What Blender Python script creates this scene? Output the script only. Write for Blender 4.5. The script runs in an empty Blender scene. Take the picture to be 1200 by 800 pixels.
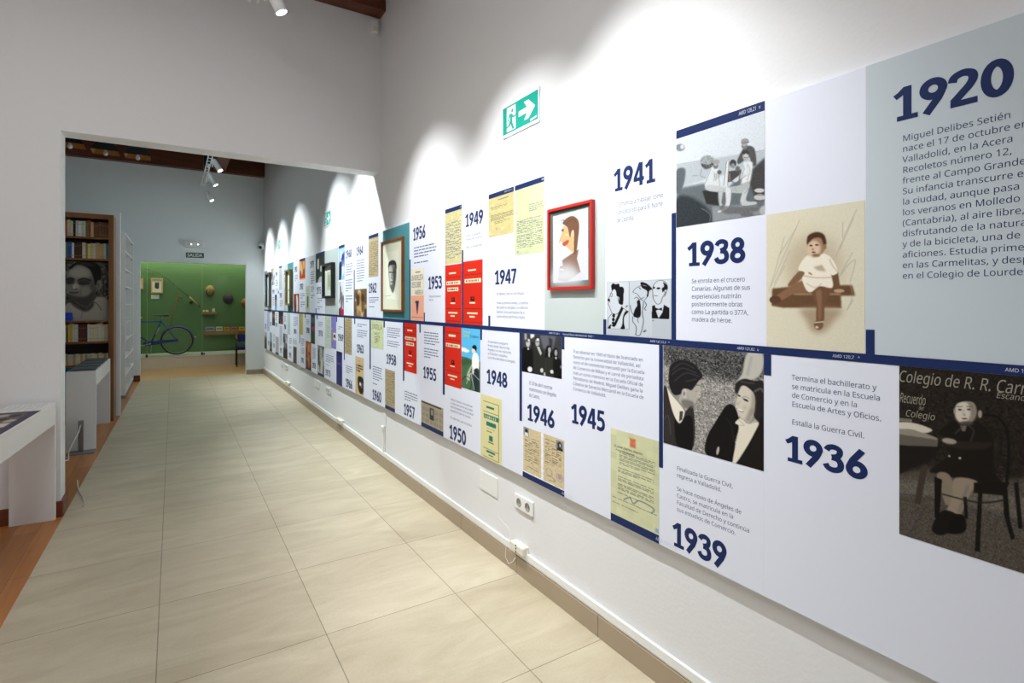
import bpy, bmesh, math, random
import numpy as np
from mathutils import Vector, Matrix

# ------------------------------------------------------------------ camera, world, lights, exposure
SC = bpy.context.scene
COL = SC.collection
F, YAW, HY, H = 630.7, 0.5619, 354.55, 1.55
S_, C_ = math.sin(YAW), math.cos(YAW)
cd = bpy.data.cameras.new('camera'); cam = bpy.data.objects.new('camera', cd); COL.objects.link(cam)
cd.sensor_width = 36; cd.sensor_fit = 'HORIZONTAL'; cd.lens = F / 1200 * 36
cd.shift_y = -(400 - HY) / 1200; cd.clip_start = 0.05
cam.location = (0, 0, H); cam.rotation_euler = (math.pi / 2, 0, -YAW)
SC.camera = cam
SC.view_settings.view_transform = 'Standard'; SC.view_settings.look = 'None'
SC.view_settings.gamma = 1; SC.view_settings.use_curve_mapping = False
SC.view_settings.exposure = 0.0
w = bpy.data.worlds.new('world'); SC.world = w; w.use_nodes = True
w.node_tree.nodes['Background'].inputs[0].default_value = (0.78, 0.86, 1.0, 1)
w.node_tree.nodes['Background'].inputs[1].default_value = 0.34


def lamp(name, kind, loc, rot, energy, color=(1, 1, 1), **kw):
    d = bpy.data.lights.new(name, kind); d.energy = energy; d.color = color
    for k, v in kw.items(): setattr(d, k, v)
    o = bpy.data.objects.new(name, d); COL.objects.link(o)
    o.location = loc; o.rotation_euler = rot
    return o


# added overhead fill for hall and library, standing in for unseen ambient light
lamp('hall_fill_light', 'AREA', (-0.9, 1.6, 4.3), (0, 0, 0), 74, (1.0, 0.985, 0.97), shape='RECTANGLE', size=1.6, size_y=3.5)
lamp('library_fill_light', 'AREA', (-0.2, 9.2, 4.2), (0, 0, 0), 19, (0.74, 0.93, 1.0), shape='RECTANGLE', size=1.4, size_y=4.5)
lamp('showcase_strip_light', 'AREA', (0.4, 15.98, 2.93), (math.radians(6), 0, 0), 34, (1.0, 0.98, 0.84), shape='RECTANGLE', size=4.2, size_y=0.12)
lamp('vestibule_fill_light', 'AREA', (0.3, 13.9, 2.9), (0, 0, 0), 22, (1.0, 0.95, 0.86), shape='RECTANGLE', size=2.2, size_y=0.6)  # added fill to brighten the pale floor and plinth front, no fixture modelled
SPOT_W = 225
# lamp x, y, z and the y it is aimed at on the right wall
SPOTS = [(0.624, 3.93, 3.52, 3.72), (0.62, 2.62, 3.52, 2.5), (0.62, 1.72, 3.52, 1.58),
         (0.62, 5.75, 3.6, 5.3), (0.62, 6.95, 3.6, 6.4), (0.62, 9.5, 3.6, 8.75), (0.63, 10.72, 3.6, 10.45), (0.66, 12.37, 3.6, 11.85)]

# ------------------------------------------------------------------ layout constants
XB = 1.652          # face of the timeline boards
WX = 1.682          # face of the right wall
ZT, ZM, ZM2, ZB = 2.216, 1.406, 1.381, 0.581
YF, YF2, YE, YE2 = 5.05, 5.25, 12.9, 13.06
XO = -0.692         # left jamb of the passage, edge of the tiles
ZO = 2.80


def rayd(px):
    u = (px - 600) / F
    return S_ + u * C_, C_ - u * S_


def onX(px, py, X=XB):
    a, b = rayd(px); t = X / a
    return Vector((X, t * b, H - (py - HY) * t / F))


def onY(px, py, Y):
    a, b = rayd(px); t = Y / b
    return Vector((t * a, Y, H - (py - HY) * t / F))


def onZ(px, py, z=0.0):
    a, b = rayd(px); t = (H - z) * F / (py - HY)
    return Vector((t * a, t * b, z))


def proj(p):
    d = p[0] * S_ + p[1] * C_; u = (p[0] * C_ - p[1] * S_) / d
    return 600 + F * u, HY + (H - p[2]) / d * F


# ------------------------------------------------------------------ materials
def lin(c):
    c = np.asarray(c, float) / 255.0
    return np.where(c <= 0.04045, c / 12.92, ((c + 0.055) / 1.055) ** 2.4)


MATS = {}


def mat(name, rgb, rough=0.5, metal=0.0, emit=0.0, spec=0.5):
    if name in MATS: return MATS[name]
    m = bpy.data.materials.new(name); m.use_nodes = True
    b = m.node_tree.nodes['Principled BSDF']
    c = tuple(lin(rgb)) + (1,)
    b.inputs['Base Color'].default_value = c
    b.inputs['Roughness'].default_value = rough
    b.inputs['Metallic'].default_value = metal
    b.inputs['Specular IOR Level'].default_value = spec
    if emit:
        b.inputs['Emission Color'].default_value = c
        b.inputs['Emission Strength'].default_value = emit
    MATS[name] = m
    return m


def nodes(m):
    nt = m.node_tree
    return nt, nt.nodes, nt.links, nt.nodes['Principled BSDF']


def mixrgb(nt, fac, a, b, blend='MIX'):
    n = nt.nodes.new('ShaderNodeMix'); n.data_type = 'RGBA'; n.blend_type = blend
    for sock, v in ((n.inputs[0], fac), (n.inputs[6], a), (n.inputs[7], b)):
        if hasattr(v, 'is_output'): nt.links.new(v, sock)
        else: sock.default_value = v
    return n.outputs[2]


def plaster(name, rgb):
    m = mat(name, rgb, 0.75, spec=0.25); nt, N, L, b = nodes(m)
    tc = N.new('ShaderNodeTexCoord'); no = N.new('ShaderNodeTexNoise'); no.inputs['Scale'].default_value = 60
    no.inputs['Detail'].default_value = 6
    bp = N.new('ShaderNodeBump'); bp.inputs['Strength'].default_value = 0.08; bp.inputs['Distance'].default_value = 0.01
    L.new(tc.outputs['Object'], no.inputs['Vector']); L.new(no.outputs['Fac'], bp.inputs['Height']); L.new(bp.outputs['Normal'], b.inputs['Normal'])
    return m


def wood(name, c1, c2, axis='X', scale=1.0, rough=0.45, plank=None):
    m = mat(name, c1, rough); nt, N, L, b = nodes(m)
    tc = N.new('ShaderNodeTexCoord'); mp = N.new('ShaderNodeMapping')
    sc = {'X': (0.6, 9, 9), 'Y': (9, 0.6, 9), 'Z': (9, 9, 0.6)}[axis]
    mp.inputs['Scale'].default_value = tuple(v * scale for v in sc)
    no = N.new('ShaderNodeTexNoise'); no.inputs['Scale'].default_value = 2.2; no.inputs['Detail'].default_value = 8; no.inputs['Distortion'].default_value = 0.6
    L.new(tc.outputs['Object'], mp.inputs['Vector']); L.new(mp.outputs['Vector'], no.inputs['Vector'])
    cr = N.new('ShaderNodeValToRGB'); cr.color_ramp.elements[0].position = 0.3; cr.color_ramp.elements[1].position = 0.7
    cr.color_ramp.elements[0].color = tuple(lin(c2)) + (1,); cr.color_ramp.elements[1].color = tuple(lin(c1)) + (1,)
    L.new(no.outputs['Fac'], cr.inputs['Fac']); out = cr.outputs['Color']
    if plank:
        br = N.new('ShaderNodeTexBrick'); br.offset = 0.37
        br.inputs['Scale'].default_value = 1; br.inputs['Brick Width'].default_value = plank[0]; br.inputs['Row Height'].default_value = plank[1]
        br.inputs['Mortar Size'].default_value = 0.0015
        br.inputs['Color1'].default_value = (1, 1, 1, 1); br.inputs['Color2'].default_value = (0.72, 0.72, 0.72, 1); br.inputs['Mortar'].default_value = (0.3, 0.3, 0.3, 1)
        m2 = N.new('ShaderNodeMapping'); m2.inputs['Rotation'].default_value = (0, 0, math.pi / 2)
        L.new(tc.outputs['Object'], m2.inputs['Vector']); L.new(m2.outputs['Vector'], br.inputs['Vector'])
        out = mixrgb(nt, 1.0, out, br.outputs['Color'], 'MULTIPLY')
    L.new(out, b.inputs['Base Color'])
    return m


def tile_floor():
    m = mat('stone_tiles', (205, 192, 168), 0.42); nt, N, L, b = nodes(m)
    tc = N.new('ShaderNodeTexCoord'); mp = N.new('ShaderNodeMapping')
    mp.inputs['Location'].default_value = (0.06 + 0.667 * 8, -4.015 + 0.712 * 12, 0)
    L.new(tc.outputs['Object'], mp.inputs['Vector'])
    br = N.new('ShaderNodeTexBrick'); br.offset = 0.0; br.squash = 1
    for k, v in (('Scale', 1), ('Brick Width', 0.667), ('Row Height', 0.712), ('Mortar Size', 0.0022), ('Mortar Smooth', 0.1)): br.inputs[k].default_value = v
    br.inputs['Color1'].default_value = (1, 1, 1, 1); br.inputs['Color2'].default_value = (0.9, 0.89, 0.87, 1)
    br.inputs['Mortar'].default_value = (0.42, 0.39, 0.35, 1)
    L.new(mp.outputs['Vector'], br.inputs['Vector'])
    m2 = N.new('ShaderNodeMapping'); m2.inputs['Scale'].default_value = (1.2, 3.6, 1); m2.inputs['Rotation'].default_value = (0, 0, -0.35)
    L.new(tc.outputs['Object'], m2.inputs['Vector'])
    n1 = N.new('ShaderNodeTexNoise'); n1.inputs['Scale'].default_value = 1.5; n1.inputs['Detail'].default_value = 9; n1.inputs['Roughness'].default_value = 0.62; n1.inputs['Distortion'].default_value = 0.9
    L.new(m2.outputs['Vector'], n1.inputs['Vector'])
    cr = N.new('ShaderNodeValToRGB'); cr.color_ramp.elements[0].position = 0.32; cr.color_ramp.elements[1].position = 0.68
    cr.color_ramp.elements[0].color = tuple(lin((184, 172, 146))) + (1,); cr.color_ramp.elements[1].color = tuple(lin((204, 194, 169))) + (1,)
    L.new(n1.outputs['Fac'], cr.inputs['Fac'])
    n2 = N.new('ShaderNodeTexNoise'); n2.inputs['Scale'].default_value = 90; n2.inputs['Detail'].default_value = 4
    L.new(tc.outputs['Object'], n2.inputs['Vector'])
    sp = N.new('ShaderNodeMapRange'); sp.inputs[3].default_value = 0.9; sp.inputs[4].default_value = 1.08
    L.new(n2.outputs['Fac'], sp.inputs[0])
    c = mixrgb(nt, 1.0, cr.outputs['Color'], br.outputs['Color'], 'MULTIPLY')
    c = mixrgb(nt, 1.0, c, sp.outputs[0], 'MULTIPLY')
    L.new(c, b.inputs['Base Color'])
    bp = N.new('ShaderNodeBump'); bp.inputs['Strength'].default_value = 0.12; bp.inputs['Distance'].default_value = 0.004
    L.new(n1.outputs['Fac'], bp.inputs['Height']); L.new(bp.outputs['Normal'], b.inputs['Normal'])
    return m


def glass_mat():
    m = bpy.data.materials.new('clear_glass'); m.use_nodes = True; nt = m.node_tree; nt.nodes.clear()
    o = nt.nodes.new('ShaderNodeOutputMaterial'); mx = nt.nodes.new('ShaderNodeMixShader')
    tr = nt.nodes.new('ShaderNodeBsdfTransparent'); gl = nt.nodes.new('ShaderNodeBsdfGlossy'); fr = nt.nodes.new('ShaderNodeFresnel')
    tr.inputs[0].default_value = (0.96, 0.99, 0.97, 1); gl.inputs['Roughness'].default_value = 0.02; fr.inputs[0].default_value = 1.25
    nt.links.new(fr.outputs[0], mx.inputs[0]); nt.links.new(tr.outputs[0], mx.inputs[1]); nt.links.new(gl.outputs[0], mx.inputs[2]); nt.links.new(mx.outputs[0], o.inputs[0])
    return m


def print_mat():
    m = mat('printed_paper', (200, 200, 200), 0.55, spec=0.1); nt, N, L, b = nodes(m)
    a = N.new('ShaderNodeAttribute'); a.attribute_name = 'Col'; L.new(a.outputs['Color'], b.inputs['Base Color'])
    return m


M_WALL = plaster('white_plaster', (226, 227, 227))
M_WALL2 = plaster('cool_white_plaster', (226, 232, 233))
M_GREEN = plaster('green_plaster', (90, 124, 76))
M_TILE = tile_floor()
M_FLOORWOOD = wood('oak_laminate', (206, 138, 70), (182, 112, 52), 'Y', 1.0, 0.35, (1.2, 0.13))
M_FLOORWOOD2 = wood('pale_laminate', (214, 178, 128), (198, 160, 110), 'X', 1.0, 0.4)
M_BEAM = wood('dark_stained_timber', (104, 52, 24), (74, 34, 15), 'X', 0.8, 0.5)
M_BEAMY = wood('dark_stained_boards', (96, 48, 22), (70, 33, 15), 'Y', 0.8, 0.5)
M_SKIRT = mat('taupe_skirting_tile', (164, 148, 124), 0.4)
M_SKIRTWOOD = wood('brown_skirting_wood', (124, 62, 28), (98, 46, 20), 'X', 1, 0.4)
M_WHITE = mat('white_lacquer', (226, 227, 226), 0.35)
M_PLASTIC = mat('white_plastic', (232, 233, 230), 0.35)
M_CREAMP = mat('cream_plastic', (225, 222, 205), 0.4)
M_BOARD = mat('white_print_board', (226, 231, 243), 0.45, spec=0.3)
M_GREYB = mat('pale_blue_grey_board', (196, 208, 214), 0.45, spec=0.3)
M_SAGE = mat('pale_sage_board', (190, 201, 199), 0.45, spec=0.3)
M_COOLB = mat('pale_grey_board', (218, 224, 230), 0.45, spec=0.3)
M_TEAL = mat('teal_board', (74, 140, 148), 0.45, spec=0.3)
M_NAVY = mat('navy_print', (30, 46, 92), 0.5, spec=0.15)
M_INK = mat('navy_text_ink', (44, 56, 96), 0.5, spec=0.2)
M_PALEINK = mat('pale_lettering', (205, 212, 228), 0.5, spec=0.2)
M_BLACK = mat('black_paint', (22, 22, 24), 0.4)
M_STEEL = mat('brushed_steel', (150, 152, 152), 0.35, 1.0)
M_GREYM = mat('grey_metal', (128, 132, 132), .5, 0.3)
M_LENS = mat('lit_lamp_lens', (255, 255, 250), 0.5, emit=14)
M_GLASS = glass_mat()
M_PRINT = print_mat()

# ------------------------------------------------------------------ mesh helpers
WLOC = {}


def add_box(bm, p0, p1, bev=0.0, mi=0, seg=2):
    x0, y0, z0 = [min(a, b) for a, b in zip(p0, p1)]; x1, y1, z1 = [max(a, b) for a, b in zip(p0, p1)]
    r = bmesh.ops.create_cube(bm, size=1)
    for v in r['verts']:
        v.co = Vector((x0 + (v.co.x + .5) * (x1 - x0), y0 + (v.co.y + .5) * (y1 - y0), z0 + (v.co.z + .5) * (z1 - z0)))
    fs = set(f for v in r['verts'] for f in v.link_faces)
    if bev > 0:
        es = list(set(e for v in r['verts'] for e in v.link_edges))
        rr = bmesh.ops.bevel(bm, geom=es, offset=bev, segments=seg, profile=.5, affect='EDGES')
        fs = set(rr['faces']) | set(f for f in fs if f.is_valid)
        fs = set(f for f in fs if f.is_valid)
        for v in rr['verts']:
            fs |= set(v.link_faces)
    for f in fs: f.material_index = mi
    return bm


def add_prism(bm, pts, axis, a0, a1, mi=0):
    """extrude a 2-D outline along an axis; pts are the two other coordinates in xyz order"""
    def mk(p, a):
        return {'X': (a, p[0], p[1]), 'Y': (p[0], a, p[1]), 'Z': (p[0], p[1], a)}[axis]
    lo = [bm.verts.new(mk(p, a0)) for p in pts]; hi = [bm.verts.new(mk(p, a1)) for p in pts]
    fs = [bm.faces.new(lo), bm.faces.new(hi)]
    n = len(pts)
    for i in range(n): fs.append(bm.faces.new((lo[i], lo[(i + 1) % n], hi[(i + 1) % n], hi[i])))
    for f in fs: f.material_index = mi
    bmesh.ops.recalc_face_normals(bm, faces=fs)
    return bm


def add_tube(bm, pts, r, n=10, closed=False, mi=0, rr=None):
    P = [Vector(p) for p in pts]; m = len(P); rings = []
    up = Vector((0, 0, 1)); prev = None
    for i in range(m):
        if closed: d = P[(i + 1) % m] - P[i - 1]
        else: d = P[min(i + 1, m - 1)] - P[max(i - 1, 0)]
        d.normalize()
        if prev is None:
            a = up if abs(d.z) < .95 else Vector((1, 0, 0)); e1 = d.cross(a).normalized()
        else:
            e1 = (prev - d * prev.dot(d)).normalized()
        prev = e1; e2 = d.cross(e1); q = rr[i] if rr else r
        rings.append([bm.verts.new(P[i] + e1 * (q * math.cos(2 * math.pi * k / n)) + e2 * (q * math.sin(2 * math.pi * k / n))) for k in range(n)])
    fs = []
    for i in range(m if closed else m - 1):
        A, B = rings[i], rings[(i + 1) % m]
        for k in range(n): fs.append(bm.faces.new((A[k], A[(k + 1) % n], B[(k + 1) % n], B[k])))
    if not closed: fs.append(bm.faces.new(rings[0])); fs.append(bm.faces.new(rings[-1]))
    for f in fs: f.material_index = mi; f.smooth = True
    bmesh.ops.recalc_face_normals(bm, faces=fs)
    return bm


def add_lathe(bm, prof, n=24, M=None, mi=0):
    """profile of (r, z) turned about Z, moved by matrix M"""
    M = M or Matrix()
    rings = []
    for r, z in prof: rings.append([bm.verts.new(M @ Vector((r * math.cos(2 * math.pi * k / n), r * math.sin(2 * math.pi * k / n), z))) for k in range(n)])
    fs = []
    for a, b in zip(rings, rings[1:]):
        for k in range(n): fs.append(bm.faces.new((a[k], a[(k + 1) % n], b[(k + 1) % n], b[k])))
    if prof[0][0] > 1e-6: fs.append(bm.faces.new(rings[0]))
    if prof[-1][0] > 1e-6: fs.append(bm.faces.new(rings[-1]))
    for f in fs: f.material_index = mi; f.smooth = True
    bmesh.ops.remove_doubles(bm, verts=[v for r in (rings[0], rings[-1]) for v in r], dist=1e-6)
    bmesh.ops.recalc_face_normals(bm, faces=[f for f in fs if f.is_valid])
    return bm


def finish(name, me, mats, parent, loc):
    loc = Vector(loc)
    for m in (mats if isinstance(mats, (list, tuple)) else [mats]): me.materials.append(m)
    o = bpy.data.objects.new(name, me); COL.objects.link(o)
    if parent:
        o.parent = parent; o.location = loc - WLOC[parent.name]
    else: o.location = loc
    WLOC[o.name] = loc
    return o


def obj(name, bm, mats, parent=None, loc=None):
    """bm is in world coordinates; loc is where the origin goes"""
    if loc is None: loc = WLOC[parent.name] if parent else Vector((0, 0, 0))
    loc = Vector(loc)
    bmesh.ops.translate(bm, verts=bm.verts, vec=-loc)
    me = bpy.data.meshes.new(name); bm.to_mesh(me); bm.free()
    return finish(name, me, mats, parent, loc)


def BM(): return bmesh.new()


def box(p0, p1, bev=0.0): return add_box(BM(), p0, p1, bev)


def tag(o, label=None, cat=None, group=None, kind=None):
    if label: o['label'] = label
    if cat: o['category'] = cat
    if group: o['group'] = group
    if kind: o['kind'] = kind
    return o


def thing(name, label, cat, loc=(0, 0, 0), group=None):
    o = bpy.data.objects.new(name, None); COL.objects.link(o); o.location = loc; o.empty_display_size = .1
    WLOC[o.name] = Vector(loc)
    return tag(o, label, cat, group)


def struct(name, bm, m, label=None):
    o = obj(name, bm, m); o['kind'] = 'structure'
    if label: o['label'] = label
    return o


ORD = ['', 'first', 'second', 'third', 'fourth', 'fifth', 'sixth', 'seventh', 'eighth', 'ninth', 'tenth', 'eleventh', 'twelfth', 'thirteenth',
       'fourteenth', 'fifteenth', 'sixteenth', 'seventeenth', 'eighteenth', 'nineteenth', 'twentieth', 'twenty-first', 'twenty-second',
       'twenty-third', 'twenty-fourth', 'twenty-fifth', 'twenty-sixth', 'twenty-seventh', 'twenty-eighth']

# ------------------------------------------------------------------ the setting
Y0 = -1.6
FA, FB = -0.77, -0.558      # edge of the tiles at the near and the far end
struct('floor', add_prism(BM(), [(FA, Y0), (WX, Y0), (WX, YE2), (FB, YE2)], 'Z', -0.1, 0), M_TILE, 'beige stone tile floor of the aisle')
struct('floor_wood', add_prism(BM(), [(-3.0, Y0), (FA, Y0), (FB, YE2), (-3.0, YE2)], 'Z', -0.1, 0), M_FLOORWOOD, 'orange-brown wooden floor left of the tiles')
struct('floor_showcase', box((-2.2, YE2 + .0005, -0.1), (2.6, 16.4, 0)), M_FLOORWOOD2, 'pale wooden floor in front of the showcase')
struct('wall_right', box((WX, Y0, 0), (WX + .2, YE, 4.7)), M_WALL, 'white wall that carries the timeline')
bm = BM(); add_prism(bm, [(-3.0, 0), (XO, 0), (XO, ZO), (WX, ZO), (WX, 4.7), (-3.0, 4.7)], 'Y', YF, YF2)
struct('wall_front', bm, M_WALL, 'white cross wall with the wide passage')
g0, g1, zg = -0.552, 1.335, 2.37
bm = BM(); add_prism(bm, [(-3.0, 0), (g0, 0), (g0, zg), (g1, zg), (g1, 0), (2.6, 0), (2.6, 4.7), (-3.0, 4.7)], 'Y', YE, YE2)
struct('wall_end', bm, M_WALL2, 'pale end wall with the opening to the green showcase')
struct('wall_left', box((-3.2, Y0, 0), (-3.0, 16.4, 4.7)), M_WALL, 'white wall on the far left')
struct('wall_back_showcase', box((-2.2, 16.25, 0), (2.6, 16.4, 3.0)), M_GREEN, 'green back wall of the showcase')
struct('wall_left_showcase', box((-2.35, YE2, 0), (-2.2, 16.4, 3.0)), M_GREEN)
struct('wall_right_showcase', box((2.6, YE2, 0), (2.75, 16.4, 3.0)), M_GREEN)
struct('ceiling_showcase', box((-2.35, YE2, 3.0), (2.75, 16.4, 3.1)), M_WALL2)
struct('ceiling', box((-3.2, Y0, 4.7), (WX + .2, YE2, 4.85)), M_BEAMY, 'dark wooden boarded ceiling')
# timber wall plates and rafters under the ceiling
pl = thing('timber_beam', 'dark timber beam along the top of the front wall beside the corner', 'beam', (0, YF - .08, 4.27))
obj('beam_body', box((-3.0, YF - .17, 4.27), (WX, YF, 4.6), .006), M_BEAM, pl)
pl = thing('timber_beam', 'dark timber beam along the top of the end wall, seen through the passage', 'beam', (0, YE - .08, 4.28))
obj('beam_body', box((-3.0, YE - .16, 4.28), (WX, YE, 4.62), .006), M_BEAM, pl)
a = onY(258, 190, YE - .2)
rf = thing('timber_rafter', 'short lighter timber rafter end resting before the end wall beam', 'rafter', (a.x, 12.5, 4.3))
obj('rafter_body', box((a.x - .12, YE - 1.6, 4.30), (a.x + .10, YE - .165, 4.66), .008), wood('mid_brown_timber', (122, 70, 40), (92, 48, 24), 'Y', .8), rf)
obj('joist_hanger', box((a.x - .30, YE - .19, 4.36), (a.x - .125, YE - .161, 4.62), .003), M_BLACK, rf)

# skirting and cable trunking of the right wall
bm = BM(); yy = Y0
while yy < YE - .02:
    y2 = min(yy + .70, YE - .001); add_box(bm, (WX - .016, yy + .0012, 0), (WX, y2 - .0012, .101), .003); yy += .70
struct('baseboard_right', bm, M_SKIRT, 'taupe tile skirting below the timeline wall')
bm = BM(); add_box(bm, (g1 + .001, YE - .014, 0), (WX - .017, YE, .10), .003)
struct('baseboard_end', bm, M_SKIRT)
bm = BM(); add_box(bm, (g0 - .3, YE - .016, 0), (g0, YE, .12), .003)
struct('baseboard_end_left', bm, M_SKIRTWOOD)
bm = BM(); add_box(bm, (-3.0, YF - .016, 0), (XO + .016, YF, .115), .004); add_box(bm, (XO, YF + .0005, 0), (XO + .016, YF2 + .016, .115), .004)
struct('baseboard_front', bm, M_SKIRTWOOD, 'brown wooden skirting wrapping the passage jamb')
tr = thing('cable_trunking', 'long white cable trunking running along the wall above the taupe skirting', 'cable trunking', (WX, 5, .102))
obj('trunking_body', box((WX - .013, Y0, .1025), (WX - .0012, YE - .02, .150), .003), M_PLASTIC, tr)
obj('trunking_lid', box((WX - .017, Y0, .112), (WX - .0131, YE - .02, .150), .0015), M_PLASTIC, tr)

# ------------------------------------------------------------------ text (all text is converted in one go at the end)
JOBS = []


def text(parent, name, body, m, x, ytl, ztl, wid, hei, bold=0.0, shear=0.0, align='LEFT', spacing=1.0):
    bold = 0.0
    """lettering on a plane facing -X: top-left corner (ytl, ztl), width towards -Y, height down"""
    JOBS.append((parent, name, body, m, ('X', x, ytl, ztl), wid, hei, bold, shear, align, spacing))


def load_font():
    try:
        import os
        return bpy.data.fonts.load(os.path.join(bpy.utils.system_resource('DATAFILES'), 'fonts', 'NotoSansHebrew-Regular.woff2'))
    except Exception:
        return None


def flush_text():
    tmp = []; fnt = load_font()
    for j in JOBS:
        cu = bpy.data.curves.new('lettering', 'FONT'); cu.body = j[2]; cu.size = 1
        if fnt: cu.font = fnt
        cu.offset = j[7]; cu.shear = j[8]
        cu.align_x = j[9]; cu.space_line = j[10]; cu.resolution_u = 4; cu.fill_mode = 'FRONT'
        o = bpy.data.objects.new('lettering', cu); COL.objects.link(o); tmp.append(o)
    bpy.context.view_layer.update(); dg = bpy.context.evaluated_depsgraph_get()
    for o, j in zip(tmp, JOBS):
        parent, name, body, m, fr, wid, hei = j[:7]
        me = bpy.data.meshes.new_from_object(o.evaluated_get(dg)); me.materials.clear()
        n = len(me.vertices); co = np.zeros(n * 3); me.vertices.foreach_get('co', co); co = co.reshape(-1, 3)
        x0, x1, y0, y1 = co[:, 0].min(), co[:, 0].max(), co[:, 1].min(), co[:, 1].max()
        u = (co[:, 0] - x0) / (x1 - x0) * wid; v = (y1 - co[:, 1]) / (y1 - y0) * hei
        L = WLOC[parent.name]; out = np.zeros_like(co)
        if fr[0] == 'X':
            out[:, 0] = fr[1] - L.x; out[:, 1] = fr[2] - u - L.y; out[:, 2] = fr[3] - v - L.z
        else:
            out[:, 0] = fr[2] + u - L.x; out[:, 1] = fr[1] - L.y; out[:, 2] = fr[3] - v - L.z
        me.vertices.foreach_set('co', out.ravel()); me.update()
        cuts = []
        if '\n\n' in body:                     # one part per paragraph
            vs = np.sort(v); k = int(np.argmax(np.diff(vs))); cuts = [(vs[k] + vs[k + 1]) / 2]
        if not cuts:
            finish(name, me, m, parent, L); continue
        low = v > cuts[0]; faces = [tuple(p.vertices) for p in me.polygons]
        for side in (False, True):
            keep = np.nonzero(low == side)[0]; idx = {int(q): i for i, q in enumerate(keep)}
            m2 = bpy.data.meshes.new(name); m2.from_pydata(out[keep].tolist(), [], [tuple(idx[q] for q in f) for f in faces if f[0] in idx]); m2.update()
            finish(name, m2, m, parent, L)
        bpy.data.meshes.remove(me)
    for o in tmp:
        cu = o.data; bpy.data.objects.remove(o); bpy.data.curves.remove(cu)


def bars(bm, rng, x, y0, y1, z0, z1, n, thick=.45, gaps=()):
    """rows of word-length strokes for print too small to read, on the plane X=x, from y0 (left) to y1"""
    wd = y0 - y1; dz = (z0 - z1) / n
    for i in range(n):
        if i in gaps: continue
        zc = z0 - (i + .5) * dz; h = dz * thick * .5
        end = wd * (1.0 if (i + 1 not in gaps and i < n - 1) else rng.uniform(.4, .8)) * rng.uniform(.9, 1.0); p = 0
        while p < end - wd * .02:
            q = min(end, p + wd * rng.uniform(.07, .24))
            vs = [bm.verts.new(c) for c in ((x, y0 - p, zc - h), (x, y0 - q, zc - h), (x, y0 - q, zc + h), (x, y0 - p, zc + h))]
            bm.faces.new(vs); p = q + wd * .025
    return bm


# ------------------------------------------------------------------ printed pictures: small rasters kept as point colours
def hom(src):
    """homography taking the 4 px corners (tl,tr,br,bl) to the unit square"""
    A = []; B = []
    for (x, y), (u, v) in zip(src, ((0, 0), (1, 0), (1, 1), (0, 1))):
        A += [[x, y, 1, 0, 0, 0, -u * x, -u * y], [0, 0, 0, x, y, 1, -v * x, -v * y]]; B += [u, v]
    h = np.linalg.solve(np.array(A, float), np.array(B, float))
    return np.append(h, 1).reshape(3, 3)


def smooth_closed(P, k=5):
    P = np.asarray(P, float); n = len(P); out = []
    for i in range(n):
        p0, p1, p2, p3 = P[i - 1], P[i], P[(i + 1) % n], P[(i + 2) % n]
        for j in range(k):
            t = j / k
            out.append(.5 * (2 * p1 + (p2 - p0) * t + (2 * p0 - 5 * p1 + 4 * p2 - p3) * t * t + (3 * p1 - p0 - 3 * p2 + p3) * t ** 3))
    return np.array(out)


def grey(c): return (c, c, c) if np.isscalar(c) else c


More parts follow.
